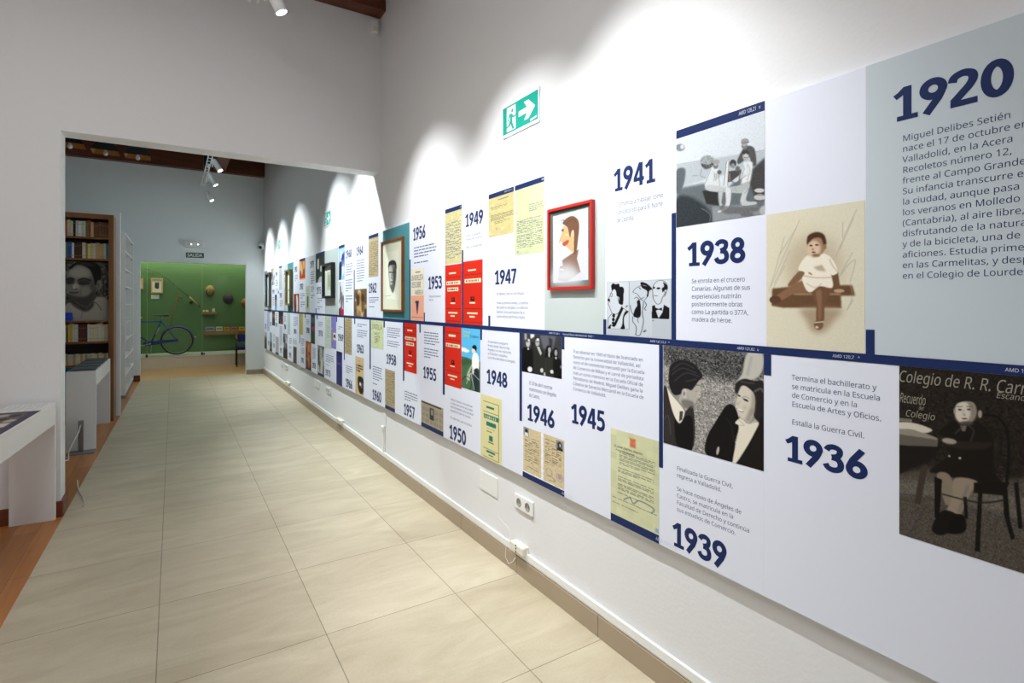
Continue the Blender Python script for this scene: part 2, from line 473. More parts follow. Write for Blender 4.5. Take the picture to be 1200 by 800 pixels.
class Pic:
    def __init__(s, w, h, bg, quad=None, org=(0, 0), sc=1.0, seed=1):
        s.w, s.h = int(w), int(h); s.a = np.zeros((s.h, s.w, 3)) + np.array(grey(bg), float)
        s.o = np.array(org, float); s.sc = sc; s.H = hom([s.o + np.array(q) / sc for q in quad]) if quad else None
        s.r = np.random.RandomState(seed)
        s.tex = (math.hypot(*(np.array(quad[1]) - np.array(quad[0]))) / s.w) if quad else 1.0 / s.w

    def T(s, P):
        P = np.asarray(P, float)
        if s.H is not None:
            P = s.o + P / s.sc; q = np.c_[P, np.ones(len(P))] @ s.H.T; P = q[:, :2] / q[:, 2:]
        return P * np.array([s.w - 1, s.h - 1])

    def _blur(s, m, b):
        if b < .3: return m
        r = max(1, int(b * 2.5)); k = np.exp(-np.arange(-r, r + 1) ** 2 / (2 * b * b)); k /= k.sum()
        m = np.pad(m, r, mode='edge')
        m = np.apply_along_axis(lambda v: np.convolve(v, k, 'valid'), 0, m)
        return np.apply_along_axis(lambda v: np.convolve(v, k, 'valid'), 1, m)

    def _mask(s, Q):
        m = np.zeros((s.h, s.w))
        for ox, oy in ((-.25, -.25), (.25, -.25), (-.25, .25), (.25, .25)):
            gx = np.arange(s.w)[None, :] + ox; gy = np.arange(s.h)[:, None] + oy; ins = np.zeros((s.h, s.w), bool)
            for i in range(len(Q)):
                x0, y0 = Q[i - 1]; x1, y1 = Q[i]
                if y0 == y1: continue
                ins ^= ((gy < y0) != (gy < y1)) & (gx < (x1 - x0) * (gy - y0) / (y1 - y0) + x0)
            m += ins
        return m / 4

    def put(s, m, c, al=1.0):
        m = (m * al)[..., None]; s.a = s.a * (1 - m) + np.array(grey(c), float) * m

    def poly(s, P, c, b=.5, al=1.0, sm=True):
        Q = s.T(P)
        if sm and len(Q) > 4: Q = smooth_closed(Q)
        s.put(s._blur(s._mask(Q), b), c, al)
        return s

    def box(s, u0, v0, u1, v1, c, b=0, al=1.0):
        gx = (np.arange(s.w) + .5) / s.w; gy = (np.arange(s.h) + .5) / s.h
        m = ((gx >= u0) & (gx < u1))[None, :] * ((gy >= v0) & (gy < v1))[:, None] * 1.0
        s.put(s._blur(m, b), c, al); return s

    def ell(s, x, y, rx, ry, c, b=.5, al=1.0, rot=0):
        t = np.linspace(0, 2 * np.pi, 20, endpoint=False); X = rx * np.cos(t); Y = ry * np.sin(t)
        P = np.c_[x + X * math.cos(rot) - Y * math.sin(rot), y + X * math.sin(rot) + Y * math.cos(rot)]
        s.put(s._blur(s._mask(s.T(P)), b), c, al); return s

    def line(s, P, wd, c, b=0, al=1.0, sm=True, closed=False):
        P = np.asarray(P, float)
        if closed: P = np.r_[smooth_closed(P), P[:1]] if sm else np.r_[P, P[:1]]
        elif sm and len(P) > 2:
            Q = []; n = len(P)
            for i in range(n - 1):
                p0, p1, p2, p3 = P[max(i - 1, 0)], P[i], P[i + 1], P[min(i + 2, n - 1)]
                for j in range(5):
                    t = j / 5; Q.append(.5 * (2 * p1 + (p2 - p0) * t + (2 * p0 - 5 * p1 + 4 * p2 - p3) * t * t + (3 * p1 - p0 - 3 * p2 + p3) * t ** 3))
            P = np.array(Q + [P[-1]])
        Q = s.T(P); gx = np.arange(s.w)[None, :]; gy = np.arange(s.h)[:, None]; d = np.full((s.h, s.w), 1e9)
        for (x0, y0), (x1, y1) in zip(Q[:-1], Q[1:]):
            L = (x1 - x0) ** 2 + (y1 - y0) ** 2 + 1e-9; t = np.clip(((gx - x0) * (x1 - x0) + (gy - y0) * (y1 - y0)) / L, 0, 1)
            d = np.minimum(d, np.hypot(gx - x0 - t * (x1 - x0), gy - y0 - t * (y1 - y0)))
        hw = max(.35, wd / s.tex / 2)
        s.put(s._blur(np.clip(hw + .5 - d, 0, 1), b), c, al); return s

    def noise(s, amp, cell=1.0, region=None):
        n = s.r.randn(int(s.h / cell) + 2, int(s.w / cell) + 2)
        yi = np.minimum((np.arange(s.h) / cell).astype(int), n.shape[0] - 1); xi = np.minimum((np.arange(s.w) / cell).astype(int), n.shape[1] - 1)
        m = n[yi][:, xi] * amp
        if region is not None: m = m * s._blur(s._mask(s.T(region)), 1.0)
        s.a = np.clip(s.a + m[..., None], 0, 255); return s

    def script(s, u0, u1, v0, v1, n, c, al=.8, h=.35, wob=0.0):
        """rows of handwriting / type too small to read"""
        dv = (v1 - v0) / n
        for i in range(n):
            vc = v0 + (i + .5) * dv; p = u0; e = u1 if i < n - 1 else u0 + (u1 - u0) * .6
            while p < e:
                q = min(e, p + s.r.uniform(.04, .15)); j = s.r.uniform(-1, 1) * wob * dv
                s.box(p, vc - dv * h / 2 + j, q, vc + dv * h / 2 + j, c, .3, al * s.r.uniform(.7, 1)); p = q + .02
        return s


def raster(name, pic, x, ya, yb, zt, zb, parent=None, thick=.0007):
    """a thin sheet facing -X whose front carries the picture"""
    h, w = pic.h, pic.w
    U, V = np.meshgrid(np.linspace(0, 1, w), np.linspace(0, 1, h))
    loc = Vector((x, (ya + yb) / 2, zb)) if parent is None else WLOC[parent.name]
    co = np.stack([np.full(U.shape, x), ya + U * (yb - ya), zt + V * (zb - zt)], -1).reshape(-1, 3)
    corners = np.array([(x + thick, yy, zz) for yy, zz in ((ya, zt), (yb, zt), (yb, zb), (ya, zb))])
    ids = np.arange(h * w).reshape(h, w); n0 = h * w
    quads = np.stack([ids[:-1, :-1], ids[1:, :-1], ids[1:, 1:], ids[:-1, 1:]], -1).reshape(-1, 4)
    back = np.array([[n0, n0 + 1, n0 + 2, n0 + 3]])
    faces = [tuple(q) for q in quads.tolist()] + [(n0, n0 + 1, n0 + 2, n0 + 3)]
    rim = [(ids[0, :].tolist(), n0, n0 + 1), (ids[:, -1].tolist(), n0 + 1, n0 + 2), (ids[-1, ::-1].tolist(), n0 + 2, n0 + 3), (ids[::-1, 0].tolist(), n0 + 3, n0)]
    for ring, a, b in rim: faces.append(tuple(ring + [b, a]))
    allco = np.r_[co, corners] - np.array(loc)
    me = bpy.data.meshes.new(name); me.from_pydata(allco.tolist(), [], faces); me.update()
    at = me.color_attributes.new('Col', 'FLOAT_COLOR', 'POINT')
    c = np.ones((n0 + 4, 4)); c[:n0, :3] = lin(np.clip(pic.a, 0, 255).reshape(-1, 3)); c[n0:, :3] = .7
    at.data.foreach_set('color', c.ravel())
    return finish(name, me, M_PRINT, parent, loc)


# ------------------------------------------------------------------ timeline boards
YL = onX(309.7, 360).y           # far end of the boards
YL = min(YL, YE - .03)
YR = -0.35
ub = tag(obj('display_board', box((XB, YR, ZM2 + .0125), (WX - .0012, YL, ZT), .001), M_BOARD, None, (WX, 6, ZM2)),
         'long white upper board of the timeline, mounted above the navy band', 'display board', 'timeline backing boards')
lb = tag(obj('display_board', box((XB, YR, ZB), (WX - .0012, YL, ZM2 + .0115), .001), M_BOARD, None, (WX, 6, ZB)),
         'long white lower board of the timeline, mounted below the navy band', 'display board', 'timeline backing boards')


def zof(v, px):
    if v == 'T': return ZT
    if v == 'M': return None
    if v == 'B': return ZB
    return onX(px, v).z


def wrect(x0, x1, yt, yb):
    """px box (heights taken at its left side) to Y and Z ranges on the board"""
    ya, yb_ = onX(x0, 360).y, onX(x1, 360).y
    zt = ZM2 if yt == 'M' else zof(yt, x0); zb = ZM if yb == 'M' else zof(yb, x0)
    return max(min(ya, YL), YR), max(min(yb_, YL), YR), zt, zb


band = thing('timeline_band', 'navy horizontal band running the whole length of the white timeline wall', 'timeline band', (XB, 6, ZM2))
obj('band_strip', box((XB - .0011, YR, ZM2), (XB - .0004, YL, ZM)), M_NAVY, band)
for x0, x1, yy, side in [(1014.8, 1025, 386, 1), (787.2, 792.3, 250, 1), (707.2, 710.6, 374, 1), (572.4, 574.6, 369.7, 1), (541.4, 543, 293, 1),
                         (496.8, 498, 366, 1), (480, 481.2, 304, 1), (414.7, 415.7, 316, 1), (369.9, 370.8, 361, 1),
                         (895.4, 903.8, 439, -1), (772.5, 777, 546.8, -1), (658.6, 661.5, 409, -1), (609, 611.8, 492.5, -1), (563, 565, 398, -1),
                         (519, 521.2, 462, -1), (491.6, 493, 389.5, -1), (472.2, 473.8, 445.7, -1), (449.6, 451, 383.5, -1), (433.2, 434.6, 432, -1),
                         (415.2, 416.3, 379.5, -1), (403, 404, 421.4, -1), (394.1, 395, 377, -1), (371.2, 372.2, 374, -1), (357.4, 358.3, 372, -1), (351, 351.7, 402, -1)]:
    ya, yb = onX(x0, 360).y, onX(x1, 360).y; z = onX(x0, yy).z
    obj('tick', box((XB - .0011, ya, ZM + .0003 if side > 0 else z), (XB - .0004, yb, z if side > 0 else ZM2 - .0003)), M_NAVY, band)
for x0, x1, body in [(976, 1008, 'AMD 120,7   ^'), (864, 889.5, 'AMD 121,82   v'), (762, 785, 'AMD 127,15,2   ^'), (1178, 1226, 'AMD 120,6   v'), (643.5, 656, 'AMD 121,28 v'), (660, 696, 'Manuel Blasco del Nacional, 1945 ^')]:
    ya, yb = onX(x0, 360).y, onX(x1, 360).y
    text(band, 'archive_code', body, M_PALEINK, XB - .0016, ya, ZM - .008, ya - yb, .0105)

def ellipse(cx, cy, rx, ry, n=28): return [(cx + rx * math.cos(2 * math.pi * k / n), cy + ry * math.sin(2 * math.pi * k / n)) for k in range(n)] + [None]


def spline(P):
    Q = []; n = len(P)
    for i in range(n - 1):
        p0, p1, p2, p3 = [np.array(q) for q in (P[max(i - 1, 0)], P[i], P[i + 1], P[min(i + 2, n - 1)])]
        for j in range(6):
            t = j / 6; Q.append(tuple(.5 * (2 * p1 + (p2 - p0) * t + (2 * p0 - 5 * p1 + 4 * p2 - p3) * t * t + (3 * p1 - p0 - 3 * p2 + p3) * t ** 3)))
    return Q + [P[-1]]


_six = [(ellipse(.31, .30, .21, .215), .185), ([(.47, 1.0), (.20, .60), (.125, .42)], .18)]
DIGITS = {
    '0': [(ellipse(.31, .5, .215, .41), .185)],
    '1': [([(.37, .02), (.37, 1.0)], .185), ([(.07, .73), (.19, .80), (.34, .945)], .15), ([(.12, .066), (.62, .066)], .132)],
    '2': [(spline([(.07, .70), (.12, .84), (.30, .912), (.47, .84), (.50, .69), (.43, .53), (.28, .35), (.09, .13)]), .18), ([(.03, .078), (.59, .078)], .155)],
    '3': [(spline([(.08, .76), (.15, .87), (.31, .914), (.46, .85), (.48, .72), (.41, .60), (.24, .54)]), .172), (spline([(.24, .53), (.42, .49), (.51, .34), (.47, .16), (.30, .086), (.13, .13), (.05, .26)]), .178)],
    '4': [([(.405, .99), (.065, .30)], .16), ([(.0, .285), (.63, .285)], .15), ([(.45, .0), (.45, 1.0)], .18)],
    '5': [([(.12, .925), (.55, .925)], .15), ([(.185, .99), (.13, .50)], .15), (spline([(.10, .53), (.28, .585), (.45, .51), (.51, .34), (.45, .16), (.28, .086), (.05, .14)]), .178)],
    '6': _six,
    '7': [([(.02, .925), (.59, .925)], .15), ([(.50, .95), (.19, .0)], .185)],
    '8': [(ellipse(.31, .725, .18, .19), .17), (ellipse(.31, .285, .215, .20), .178)],
    '9': [([None if q is None else (.62 - q[0], 1 - q[1]) for q in P], w_) for P, w_ in _six]}


def stroke_strip(P, wd):
    closed = P[-1] is None
    if closed: P = P[:-1]
    P = [np.array(q, float) for q in P]; n = len(P); L, R_ = [], []
    for i in range(n):
        a = P[i - 1] if (closed or i) else P[i]; b = P[(i + 1) % n] if (closed or i < n - 1) else P[i]
        d = b - a; d /= np.hypot(*d) + 1e-12; nn = np.array([-d[1], d[0]]) * wd / 2
        L.append(P[i] + nn); R_.append(P[i] - nn)
    return L, R_, closed


def numeral(parent, body, x, ya, zt, wid, hei):
    """bold year figures drawn as strokes on the plane X=x"""
    bm = BM(); tot = .655 * len(body) - .035; x0 = x; c_ = 0
    for k, ch in enumerate(body):
        for P, wd in DIGITS[ch]:
            L, R_, closed = stroke_strip(P, wd * 1.1); n = len(L); c_ = (c_ + 1) % 5; x = x0 - .00012 * c_
            mk = lambda q: bm.verts.new((x, ya - (q[0] + .655 * k) / tot * wid, zt - (1 - q[1]) * hei))
            A, B = [mk(q) for q in L], [mk(q) for q in R_]
            for i in range(n if closed else n - 1): bm.faces.new((A[i], A[(i + 1) % n], B[(i + 1) % n], B[i]))
    bm.normal_update()
    for f in bm.faces:
        if f.normal.x > 0: f.normal_flip()
    return obj('year_numeral', bm, M_NAVY, parent)


rng = random.Random(4)


def year_panel(label, x0, x1, yt, yb, year=None, ybox=None, cap=None, cbox=None, nbars=0, gaps=(), m=M_BOARD, bold=.035):
    ya, yc, zt, zb = wrect(x0, x1, yt, yb)
    t = thing('year_panel', label, 'text panel', (XB, (ya + yc) / 2, zb), 'printed year entries of the timeline')
    obj('panel_sheet', box((XB - .00025, yc + .0006, zb + .0006), (XB - .00005, ya - .0006, zt - .0006)), m, t)
    if year:
        a, b = onX(ybox[0], 360).y, onX(ybox[1], 360).y; z1, z0 = onX(ybox[0], ybox[2]).z, onX(ybox[0], ybox[3]).z
        numeral(t, year, XB - .0005, a, z1, a - b, z1 - z0)
    if cbox:
        a, b = onX(cbox[0], 360).y, onX(cbox[1], 360).y; z1, z0 = onX(cbox[0], cbox[2]).z, onX(cbox[0], cbox[3]).z
        if cap: text(t, 'caption_text', cap, M_INK, XB - .0005, a, z1, a - b, z1 - z0, 0)
        else:
            dz = (z1 - z0) / nbars; st_ = 0
            for g in list(gaps) + [nbars]:
                obj('caption_text', bars(BM(), rng, XB - .0005, a, b, z1 - st_ * dz, z1 - g * dz, g - st_, .36), mat('soft_navy_text_ink', (98, 107, 138), .5, spec=.2), t); st_ = g + 1
    return t


# --- upper row, from the camera to the far end
year_panel('large pale grey-blue panel headed 1920, nearest the camera on the right', 1014.4, 1230, 'T', 'M', '1920', (1045.5, 1188, 106, 144),
           'Miguel Delibes Setién\nnace el 17 de octubre en\nValladolid, en la Acera\nRecoletos número 12,\nfrente al Campo Grande.\nSu infancia transcurre en\nla ciudad, aunque pasa\nlos veranos en Molledo\n(Cantabria), al aire libre,\ndisfrutando de la naturaleza\ny de la bicicleta, una de sus\naficiones. Estudia primero\nen las Carmelitas, y después\nen el Colegio de Lourdes.',
           (1057.5, 1232, 158.5, 329), m=M_GREYB)
year_panel('white panel headed 1938 below the black-and-white deck photograph', 792.6, 897.5, 268, 'M', '1938', (804.8, 873.5, 285, 312),
           'Se enrola en el crucero\nCanarias. Algunas de sus\nexperiencias nutrirán\nposteriormente obras\ncomo La partida o 377A,\nmadera de héroe.', (810.8, 879, 326.5, 376.5))
year_panel('white panel headed 1941 above the black ink caricatures', 711, 787, 'T', 329, '1941', (718.8, 768, 199.5, 225),
           'Comienza a trabajar como\ncaricaturista para El Norte\nde Castilla.', (722.8, 777, 237, 261))
year_panel('white panel headed 1947 under two yellowed letters', 574.8, 638, 300.5, 'M', '1947', (579.5, 605.6, 317, 333.4),
           'En febrero, nace su hijo Miguel.\n\nEnvía su primera novela, La sombra\ndel ciprés es alargada, a la editorial\nDestino como participante de la\ncuarta edición del Premio Nadal.', (582, 619, 342.5, 372))
year_panel('white panel headed 1949 above the right one of the upper red books', 543.2, 572, 'T', 305, '1949', (545, 566.4, 251.3, 266.4),
           'Publica su segunda\nnovela, Aún es de día.\n\nNace su hijo Germán.', (546.3, 565.6, 275, 292))
year_panel('white panel headed 1953 left of the pair of red books', 498.2, 521.6, 316, 'M', '1953', (501.6, 518, 324.4, 338.8),
           'Publica Mi idolatrado\nhijo Sisí.', (503, 516.4, 346, 353))
year_panel('white panel headed 1956 right of the teal board', 481.4, 521.6, 'T', 314, '1956', (484, 498.6, 267.5, 282.2), None, (485.2, 512, 289, 310), 6, (4,))
year_panel('white panel headed 1962 under the brown letter left of the teal board', 430.9, 448.5, 326.5, 'M', '1962', (432, 441.3, 332, 343.2), None, (432.6, 444, 347.5, 360.5), 5, (3,))
year_panel('white panel headed 1964 above the brown room photograph', 416, 431, 'T', 338, '1964', (417.5, 425.5, 289.5, 299.8), None, (418, 427.6, 304.5, 330.8), 9, ())
year_panel('white panel headed 1968 with long text right of the blue photograph', 404.4, 414.4, 'T', 'M', '1968', (404.9, 412, 293.6, 302.8), None, (405.2, 413.3, 308.5, 354.6), 15, (5, 11))
year_panel('white panel headed 1975 below the dark stage photograph', 370.9, 380.8, 332, 'M', '1975', (371.2, 376, 336.4, 344.3), None, (371.9, 378, 348.5, 363), 6, (3,))
year_panel('pale grey panel headed 1979 with a tall column of text', 358.3, 369.7, 'T', 334.6, '1979', (363.4, 367.9, 306.3, 313.9), None, (364.2, 368.5, 318, 349.8), 13, (6, 10), M_COOLB)
year_panel('white panel headed 1982 under the orange photograph', 351, 358.2, 329, 'M', '1982', (351.3, 355.3, 332.5, 339.3), None, (352.2, 357.4, 343, 360), 7, (3,))
year_panel('white panel headed 1983 right of the far teal board', 344, 350.7, 'T', 343.5, '1983', (345, 348.3, 312.8, 319), None, (345.2, 349.2, 322, 330), 4, ())
year_panel('white panel headed 1986 left of the far teal board', 331.3, 337, 'T', 336.8, '1986', (333, 336, 316.8, 322), None, (333, 335.2, 325.5, 331), 3, ())
year_panel('white panel headed 1987 below the narrow grey letter near the far end', 325.6, 332.6, 340.3, 'M', '1987', (327.6, 330.4, 343.4, 348.8), None, (328, 331.7, 351.5, 359.5), 5, ())
year_panel('white panel headed 1989 at the top, second year panel from the far wall', 322, 326.8, 'T', 344.5, '1989', (322.7, 325.2, 319.2, 324), None, (323, 326, 327.5, 342), 7, (4,))
year_panel('narrow white panel headed 1990 beside the small sunset photograph, nearest the far wall', 318.2, 322, 335, 'M', '1990', (319, 321.6, 339.5, 343.8), None, (319.6, 321.6, 347.5, 358), 5, ())
# plain colour boards of the upper row
for nm, lab, x0, x1, yt, yb, m in [
    ('colour_panel', 'tall pale sage panel behind the red-framed caricature', 638.3, 709.6, 'T', 'M', M_SAGE),
    ('colour_panel', 'teal panel behind the brown-framed portrait drawing', 448.7, 479.9, 'T', 'M', M_TEAL),
    ('colour_panel', 'pale sage panel behind the black-framed print', 380.9, 396.5, 'T', 'M', M_SAGE),
    ('colour_panel', 'narrow teal panel behind the gilt-framed print near the far end', 337.1, 343.8, 'T', 'M', M_TEAL),
    ('colour_panel', 'narrow white-grey panel behind the last framed print by the far wall', 313.7, 318.0, 'T', 'M', M_COOLB)]:
    ya, yc, zt, zb = wrect(x0, x1, yt, yb)
    tag(obj(nm, box((XB - .00025, yc + .0004, zb + .0006), (XB - .00005, ya - .0004, zt - .0006)), m, None, (XB, (ya + yc) / 2, zb)), lab, 'panel')
# --- lower row
year_panel('white panel headed 1936 right of the couple photograph', 904.2, 1053.4, 'M', 590, '1936', (919.2, 1017, 508.5, 538.5),
           'Termina el bachillerato y\nse matricula en la Escuela\nde Comercio y en la\nEscuela de Artes y Oficios.\n\nEstalla la Guerra Civil.', (928, 1032.5, 438.5, 497))
year_panel('white panel headed 1939 below the couple photograph', 777.4, 895.4, 521, 'B', '1939', (787.4, 851.6, 609.5, 637.5),
           'Finalizada la Guerra Civil,\nregresa a Valladolid.\n\nSe hace novio de Ángeles de\nCastro, se matricula en la\nFacultad de Derecho y continúa\nsus estudios de Comercio.', (793.5, 878, 545.5, 598.5))
year_panel('white panel headed 1945 with eight lines of text above the green letter', 661.8, 772, 'M', 498, '1945', (668.9, 709.3, 472, 494.5),
           'Tras obtener en 1943 el título de licenciado en\nDerecho por la Universidad de Valladolid, así\ncomo el de intendente mercantil por la Escuela\nde Comercio de Bilbao y el carné de periodista\ntras un curso intensivo en la Escuela Oficial de\nPeriodismo de Madrid, Miguel Delibes gana la\nCátedra de Derecho Mercantil en la Escuela de\nComercio de Valladolid.', (671.8, 755, 409.5, 457))
year_panel('white panel headed 1946 between the wedding photograph and the identity papers', 612, 661.4, 436, 497, '1946', (617.4, 650, 472.4, 491.5),
           'El 23 de abril contrae\nmatrimonio con Ángeles\nde Castro.', (620.3, 652, 446, 464.5))
year_panel('white panel headed 1948 above the yellow-green book cover', 565.3, 608.8, 'M', 460, '1948', (570, 594.6, 432, 448.6),
           'El 6 de enero consigue el\nPremio Nadal. Nace su hija\nÁngeles y un mes más tarde,\nel 22 de abril, se publica\nLa sombra del ciprés es alargada.', (571.8, 604, 398.5, 420.5))
year_panel('white panel headed 1950 below the blue bicycle book cover', 521.4, 563.2, 456, 'B', '1950', (526.4, 546.2, 496.5, 512.8),
           'Publica El camino, reconocida por\nla crítica como una de las novelas\nmás sobresalientes de la literatura\nespañola de todos los tiempos.\n\nEn septiembre, nace su hija Elisa.', (528, 554.7, 466, 490.5))
year_panel('white panel headed 1955 above the newspaper clipping', 493.2, 519, 'M', 466, '1955', (495.8, 511.4, 428.7, 442.3), None, (497, 515, 387.5, 419), 10, (5,))
year_panel('white panel headed 1957 left of the newspaper clipping', 463.4, 493, 437, 'B', '1957', (473.2, 486.2, 472, 485), None, (474.2, 489.6, 456.5, 468.5), 4, ())
year_panel('white panel headed 1958 above the handwritten brown letter', 451.3, 472, 'M', 430, '1958', (452.7, 464.3, 413.8, 425.5), None, (453.8, 469.3, 382.5, 405.5), 9, (5,))
year_panel('white panel headed 1960 under the pale green book cover', 434.8, 451, 408, 'B', '1960', (436.4, 446.9, 455.4, 467.2), None, (437, 448, 427.5, 450), 8, (6,))
year_panel('white panel headed 1963 above the beige book cover with a dark drawing', 416.5, 433, 'M', 415, '1963', (418, 426.2, 402.6, 412.3), None, (418.6, 431, 378.2, 395), 7, (2,))
year_panel('white panel headed 1966 left of the beige book cover', 402.2, 416.2, 416, 'B', '1966', (405, 412.9, 442.6, 452.4), None, (405.6, 413.2, 427, 436.5), 4, ())
year_panel('white panel headed 1969 right of the lilac book cover', 395.1, 403, 'M', 409, '1969', (396, 402.4, 390.8, 398.6), None, (396.6, 401.6, 381.5, 386), 2, ())
year_panel('white panel headed 1973 left of the navy book cover', 380.2, 394, 410, 'B', '1973', (381.4, 387.2, 432, 439), None, (381.8, 391.5, 414, 427.5), 7, (5,))
year_panel('white panel headed 1974 above the grey street photograph', 371, 380, 'M', 402, '1974', (373.2, 378, 386.5, 393.4), None, (373.3, 378.2, 376.2, 382.5), 4, ())
year_panel('white panel headed 1978 under the dark flowered book cover', 364.8, 372, 403, 'B', '1978', (366.2, 370.1, 424, 430.6), None, (366.3, 370.3, 406.5, 420.5), 9, ())
year_panel('white panel headed 1980 above the orange crowd photograph', 358.4, 364, 'M', 397, '1980', (358.9, 362.8, 383.2, 389.8), None, (359, 362.8, 373.8, 380), 4, ())
year_panel('white panel headed 1981 under the yellow book cover', 350.4, 358, 393, 'B', '1981', (352.8, 356.3, 418, 424), None, (353, 357, 395.5, 414.5), 10, (5,))
year_panel('white panel headed 1984 above the building photograph', 340.5, 350.6, 'M', 392, '1984', (344, 347.4, 385, 390.6), None, (344, 349.4, 370.5, 382), 7, ())
year_panel('white panel headed 1985 under the pale green letter', 337, 343.3, 392.5, 'B', '1985', (338.6, 341.3, 412.3, 418), None, (338.8, 342.2, 395, 408.5), 7, (4,))
year_panel('white panel headed 1988 above the black-and-white portrait photograph', 332, 336.5, 'M', 389, '1988', (332.8, 335.3, 379.6, 385.2), None, (333, 335.4, 369.5, 377.5), 5, ())
year_panel('white panel headed 1991 below the dark group photograph', 326.6, 331.8, 380, 'B', '1991', (328, 330.6, 407, 412.6), None, (327.6, 331, 381.5, 404.5), 14, ())
year_panel('white panel headed 1993 right of the dark narrow photograph', 322.3, 326.5, 'M', 393, '1993', (322.9, 325.2, 377.8, 382.4), None, (323, 325.4, 366.5, 375.5), 5, ())
year_panel('white panel headed 1994 below the dark narrow photograph', 319.2, 322.6, 382, 'B', '1994', (320.2, 321.8, 401.7, 407.2), None, (320.2, 322, 391, 400), 5, ())
year_panel('white panel headed 1998 above the narrow photograph near the far wall', 316, 318.8, 'M', 388, '1998', (316.7, 318.2, 376.8, 381.6))
year_panel('white panel headed 1999 below the lavender page by the far wall', 313, 315.8, 388, 'B', '1999', (314.2, 315.5, 399, 404))
year_panel('white panel headed 2010, the last of the lower row at the far wall', 309.9, 312.8, 'M', 387.5, '2010', (310.8, 312.2, 379.2, 384.6))


# --- prints
def print_(name, label, cat, x0, x1, yt, yb, pic, head=None, group='pictures printed on the timeline'):
    """head: ('top'|'bottom', depth) for a navy strip at that edge"""
    ya, yc, zt, zb = wrect(x0, x1, yt, yb); z1, z0 = zt, zb
    if head:
        if head[0] == 'top': z1 = zt - head[1]
        else: z0 = zb + head[1]
    o = raster(name, pic, XB - .001, ya - .0004, yc + .0004, z1 - .0004, z0 + .0004)
    tag(o, label, cat, group)
    if head:
        s = obj('header_strip', box((XB - .001, yc + .0004, z1 if head[0] == 'top' else zb), (XB - .0003, ya - .0004, zt if head[0] == 'top' else z0)), M_NAVY, o)
        if len(head) > 2:
            hh = head[1]; zc = (z1 + zt) / 2 if head[0] == 'top' else (z0 + zb) / 2; wd = ya - yc
            text(s, 'archive_code', head[2], M_PALEINK, XB - .0016, yc + wd * head[3], zc + hh * .24, wd * head[4], hh * .48)
    return o


def photo_quad(x0, x1, yt, yb, drop=0):
    ya, yc, zt, zb = wrect(x0, x1, yt, yb); zt -= drop
    return [proj((XB, y, z)) for y, z in ((ya, zt), (yc, zt), (yc, zb), (ya, zb))]


# deck photograph, 1938
p = Pic(190, 208, (204, 212, 217), [(35, 250), (555, 82), (560, 705), (38, 778)], (785, 110), 5)
p.poly([(38, 400), (555, 320), (560, 400), (38, 540)], (176, 185, 190), 1.5, sm=False).poly([(38, 545), (200, 515), (330, 560), (400, 480), (490, 430), (560, 370), (560, 705), (38, 778)], (98, 106, 110), 3, sm=False)
p.poly([(38, 610), (100, 590), (180, 630), (240, 690), (255, 750), (38, 778)], (50, 56, 60), 3).poly([(250, 655), (500, 645), (560, 690), (560, 705), (250, 748)], (136, 143, 146), 2, sm=False)
p.line([(130, 470), (160, 468)], 5, 150).line([(38, 402), (200, 375)], 3, 160).line([(480, 335), (555, 318)], 3, 150)
p.poly([(36, 440), (85, 425), (88, 480), (70, 545), (38, 570)], (92, 99, 103), 1.5).ell(58, 300, 28, 22, (118, 125, 130), 1.2).ell(70, 296, 12, 14, 200, 1)
p.ell(220, 385, 43, 38, (146, 152, 154), 1).poly([(182, 400), (225, 405), (262, 385), (240, 420), (205, 430)], 80, 1).line([(185, 430), (180, 470), (205, 480)], 4, 130).noise(16, 2, [(180, 350), (262, 350), (262, 420), (180, 420)])
p.poly([(190, 560), (285, 555), (292, 650), (215, 640)], 48, 1)
p.poly([(240, 425), (278, 425), (288, 470), (292, 530), (225, 548), (204, 522), (222, 470)], (206, 211, 212), .8).poly([(255, 460), (300, 450), (298, 470), (265, 505)], (176, 182, 184), .6).poly([(204, 538), (240, 525), (335, 545), (325, 570), (230, 562)], (186, 191, 192), .8)
p.poly([(284, 562), (314, 560), (304, 632), (312, 645), (290, 645)], (182, 187, 188), .7).ell(268, 410, 15, 20, 112, .6).ell(270, 388, 22, 15, 150, .6).ell(290, 450, 13, 13, 90, .6)
p.poly([(330, 385), (344, 385), (338, 532), (314, 532)], 214, .4, sm=False).line([(332, 385), (316, 530)], 3, 90).line([(346, 388), (340, 530)], 3, 100)
p.poly([(345, 445), (420, 435), (418, 500), (340, 510)], 70, .8).ell(370, 398, 20, 24, 62, .6).ell(370, 412, 12, 15, 135, .6).ell(398, 430, 14, 16, 100, .7)
p.poly([(445, 295), (495, 308), (508, 405), (480, 410), (465, 360), (410, 400), (395, 385), (415, 335)], 80, .8).ell(437, 295, 18, 18, 120, .5).ell(440, 266, 24, 18, 142, .5).line([(418, 278), (462, 270)], 4, 95)
p.poly([(490, 430), (560, 365), (560, 590), (500, 600), (468, 520)], 66, 2, sm=False)
p.poly([(432, 395), (484, 390), (486, 430), (468, 522), (420, 532), (424, 470), (440, 430)], (214, 219, 220), .8).poly([(432, 450), (448, 470), (388, 512), (364, 503)], (196, 201, 202), .6).ell(445, 357, 19, 24, 165, .5).ell(446, 334, 22, 13, 58, .5)
p.line([(455, 400), (470, 440), (455, 500)], 4, 160, 1)
p.poly([(405, 530), (465, 505), (468, 545), (440, 577), (330, 568), (325, 545)], (172, 178, 178), .7).poly([(328, 548), (362, 560), (355, 640), (335, 676), (292, 692), (284, 682), (325, 648)], (206, 211, 211), .7).poly([(430, 570), (462, 555), (450, 622), (508, 630), (505, 647), (430, 655), (414, 630)], (190, 195, 196), .7)
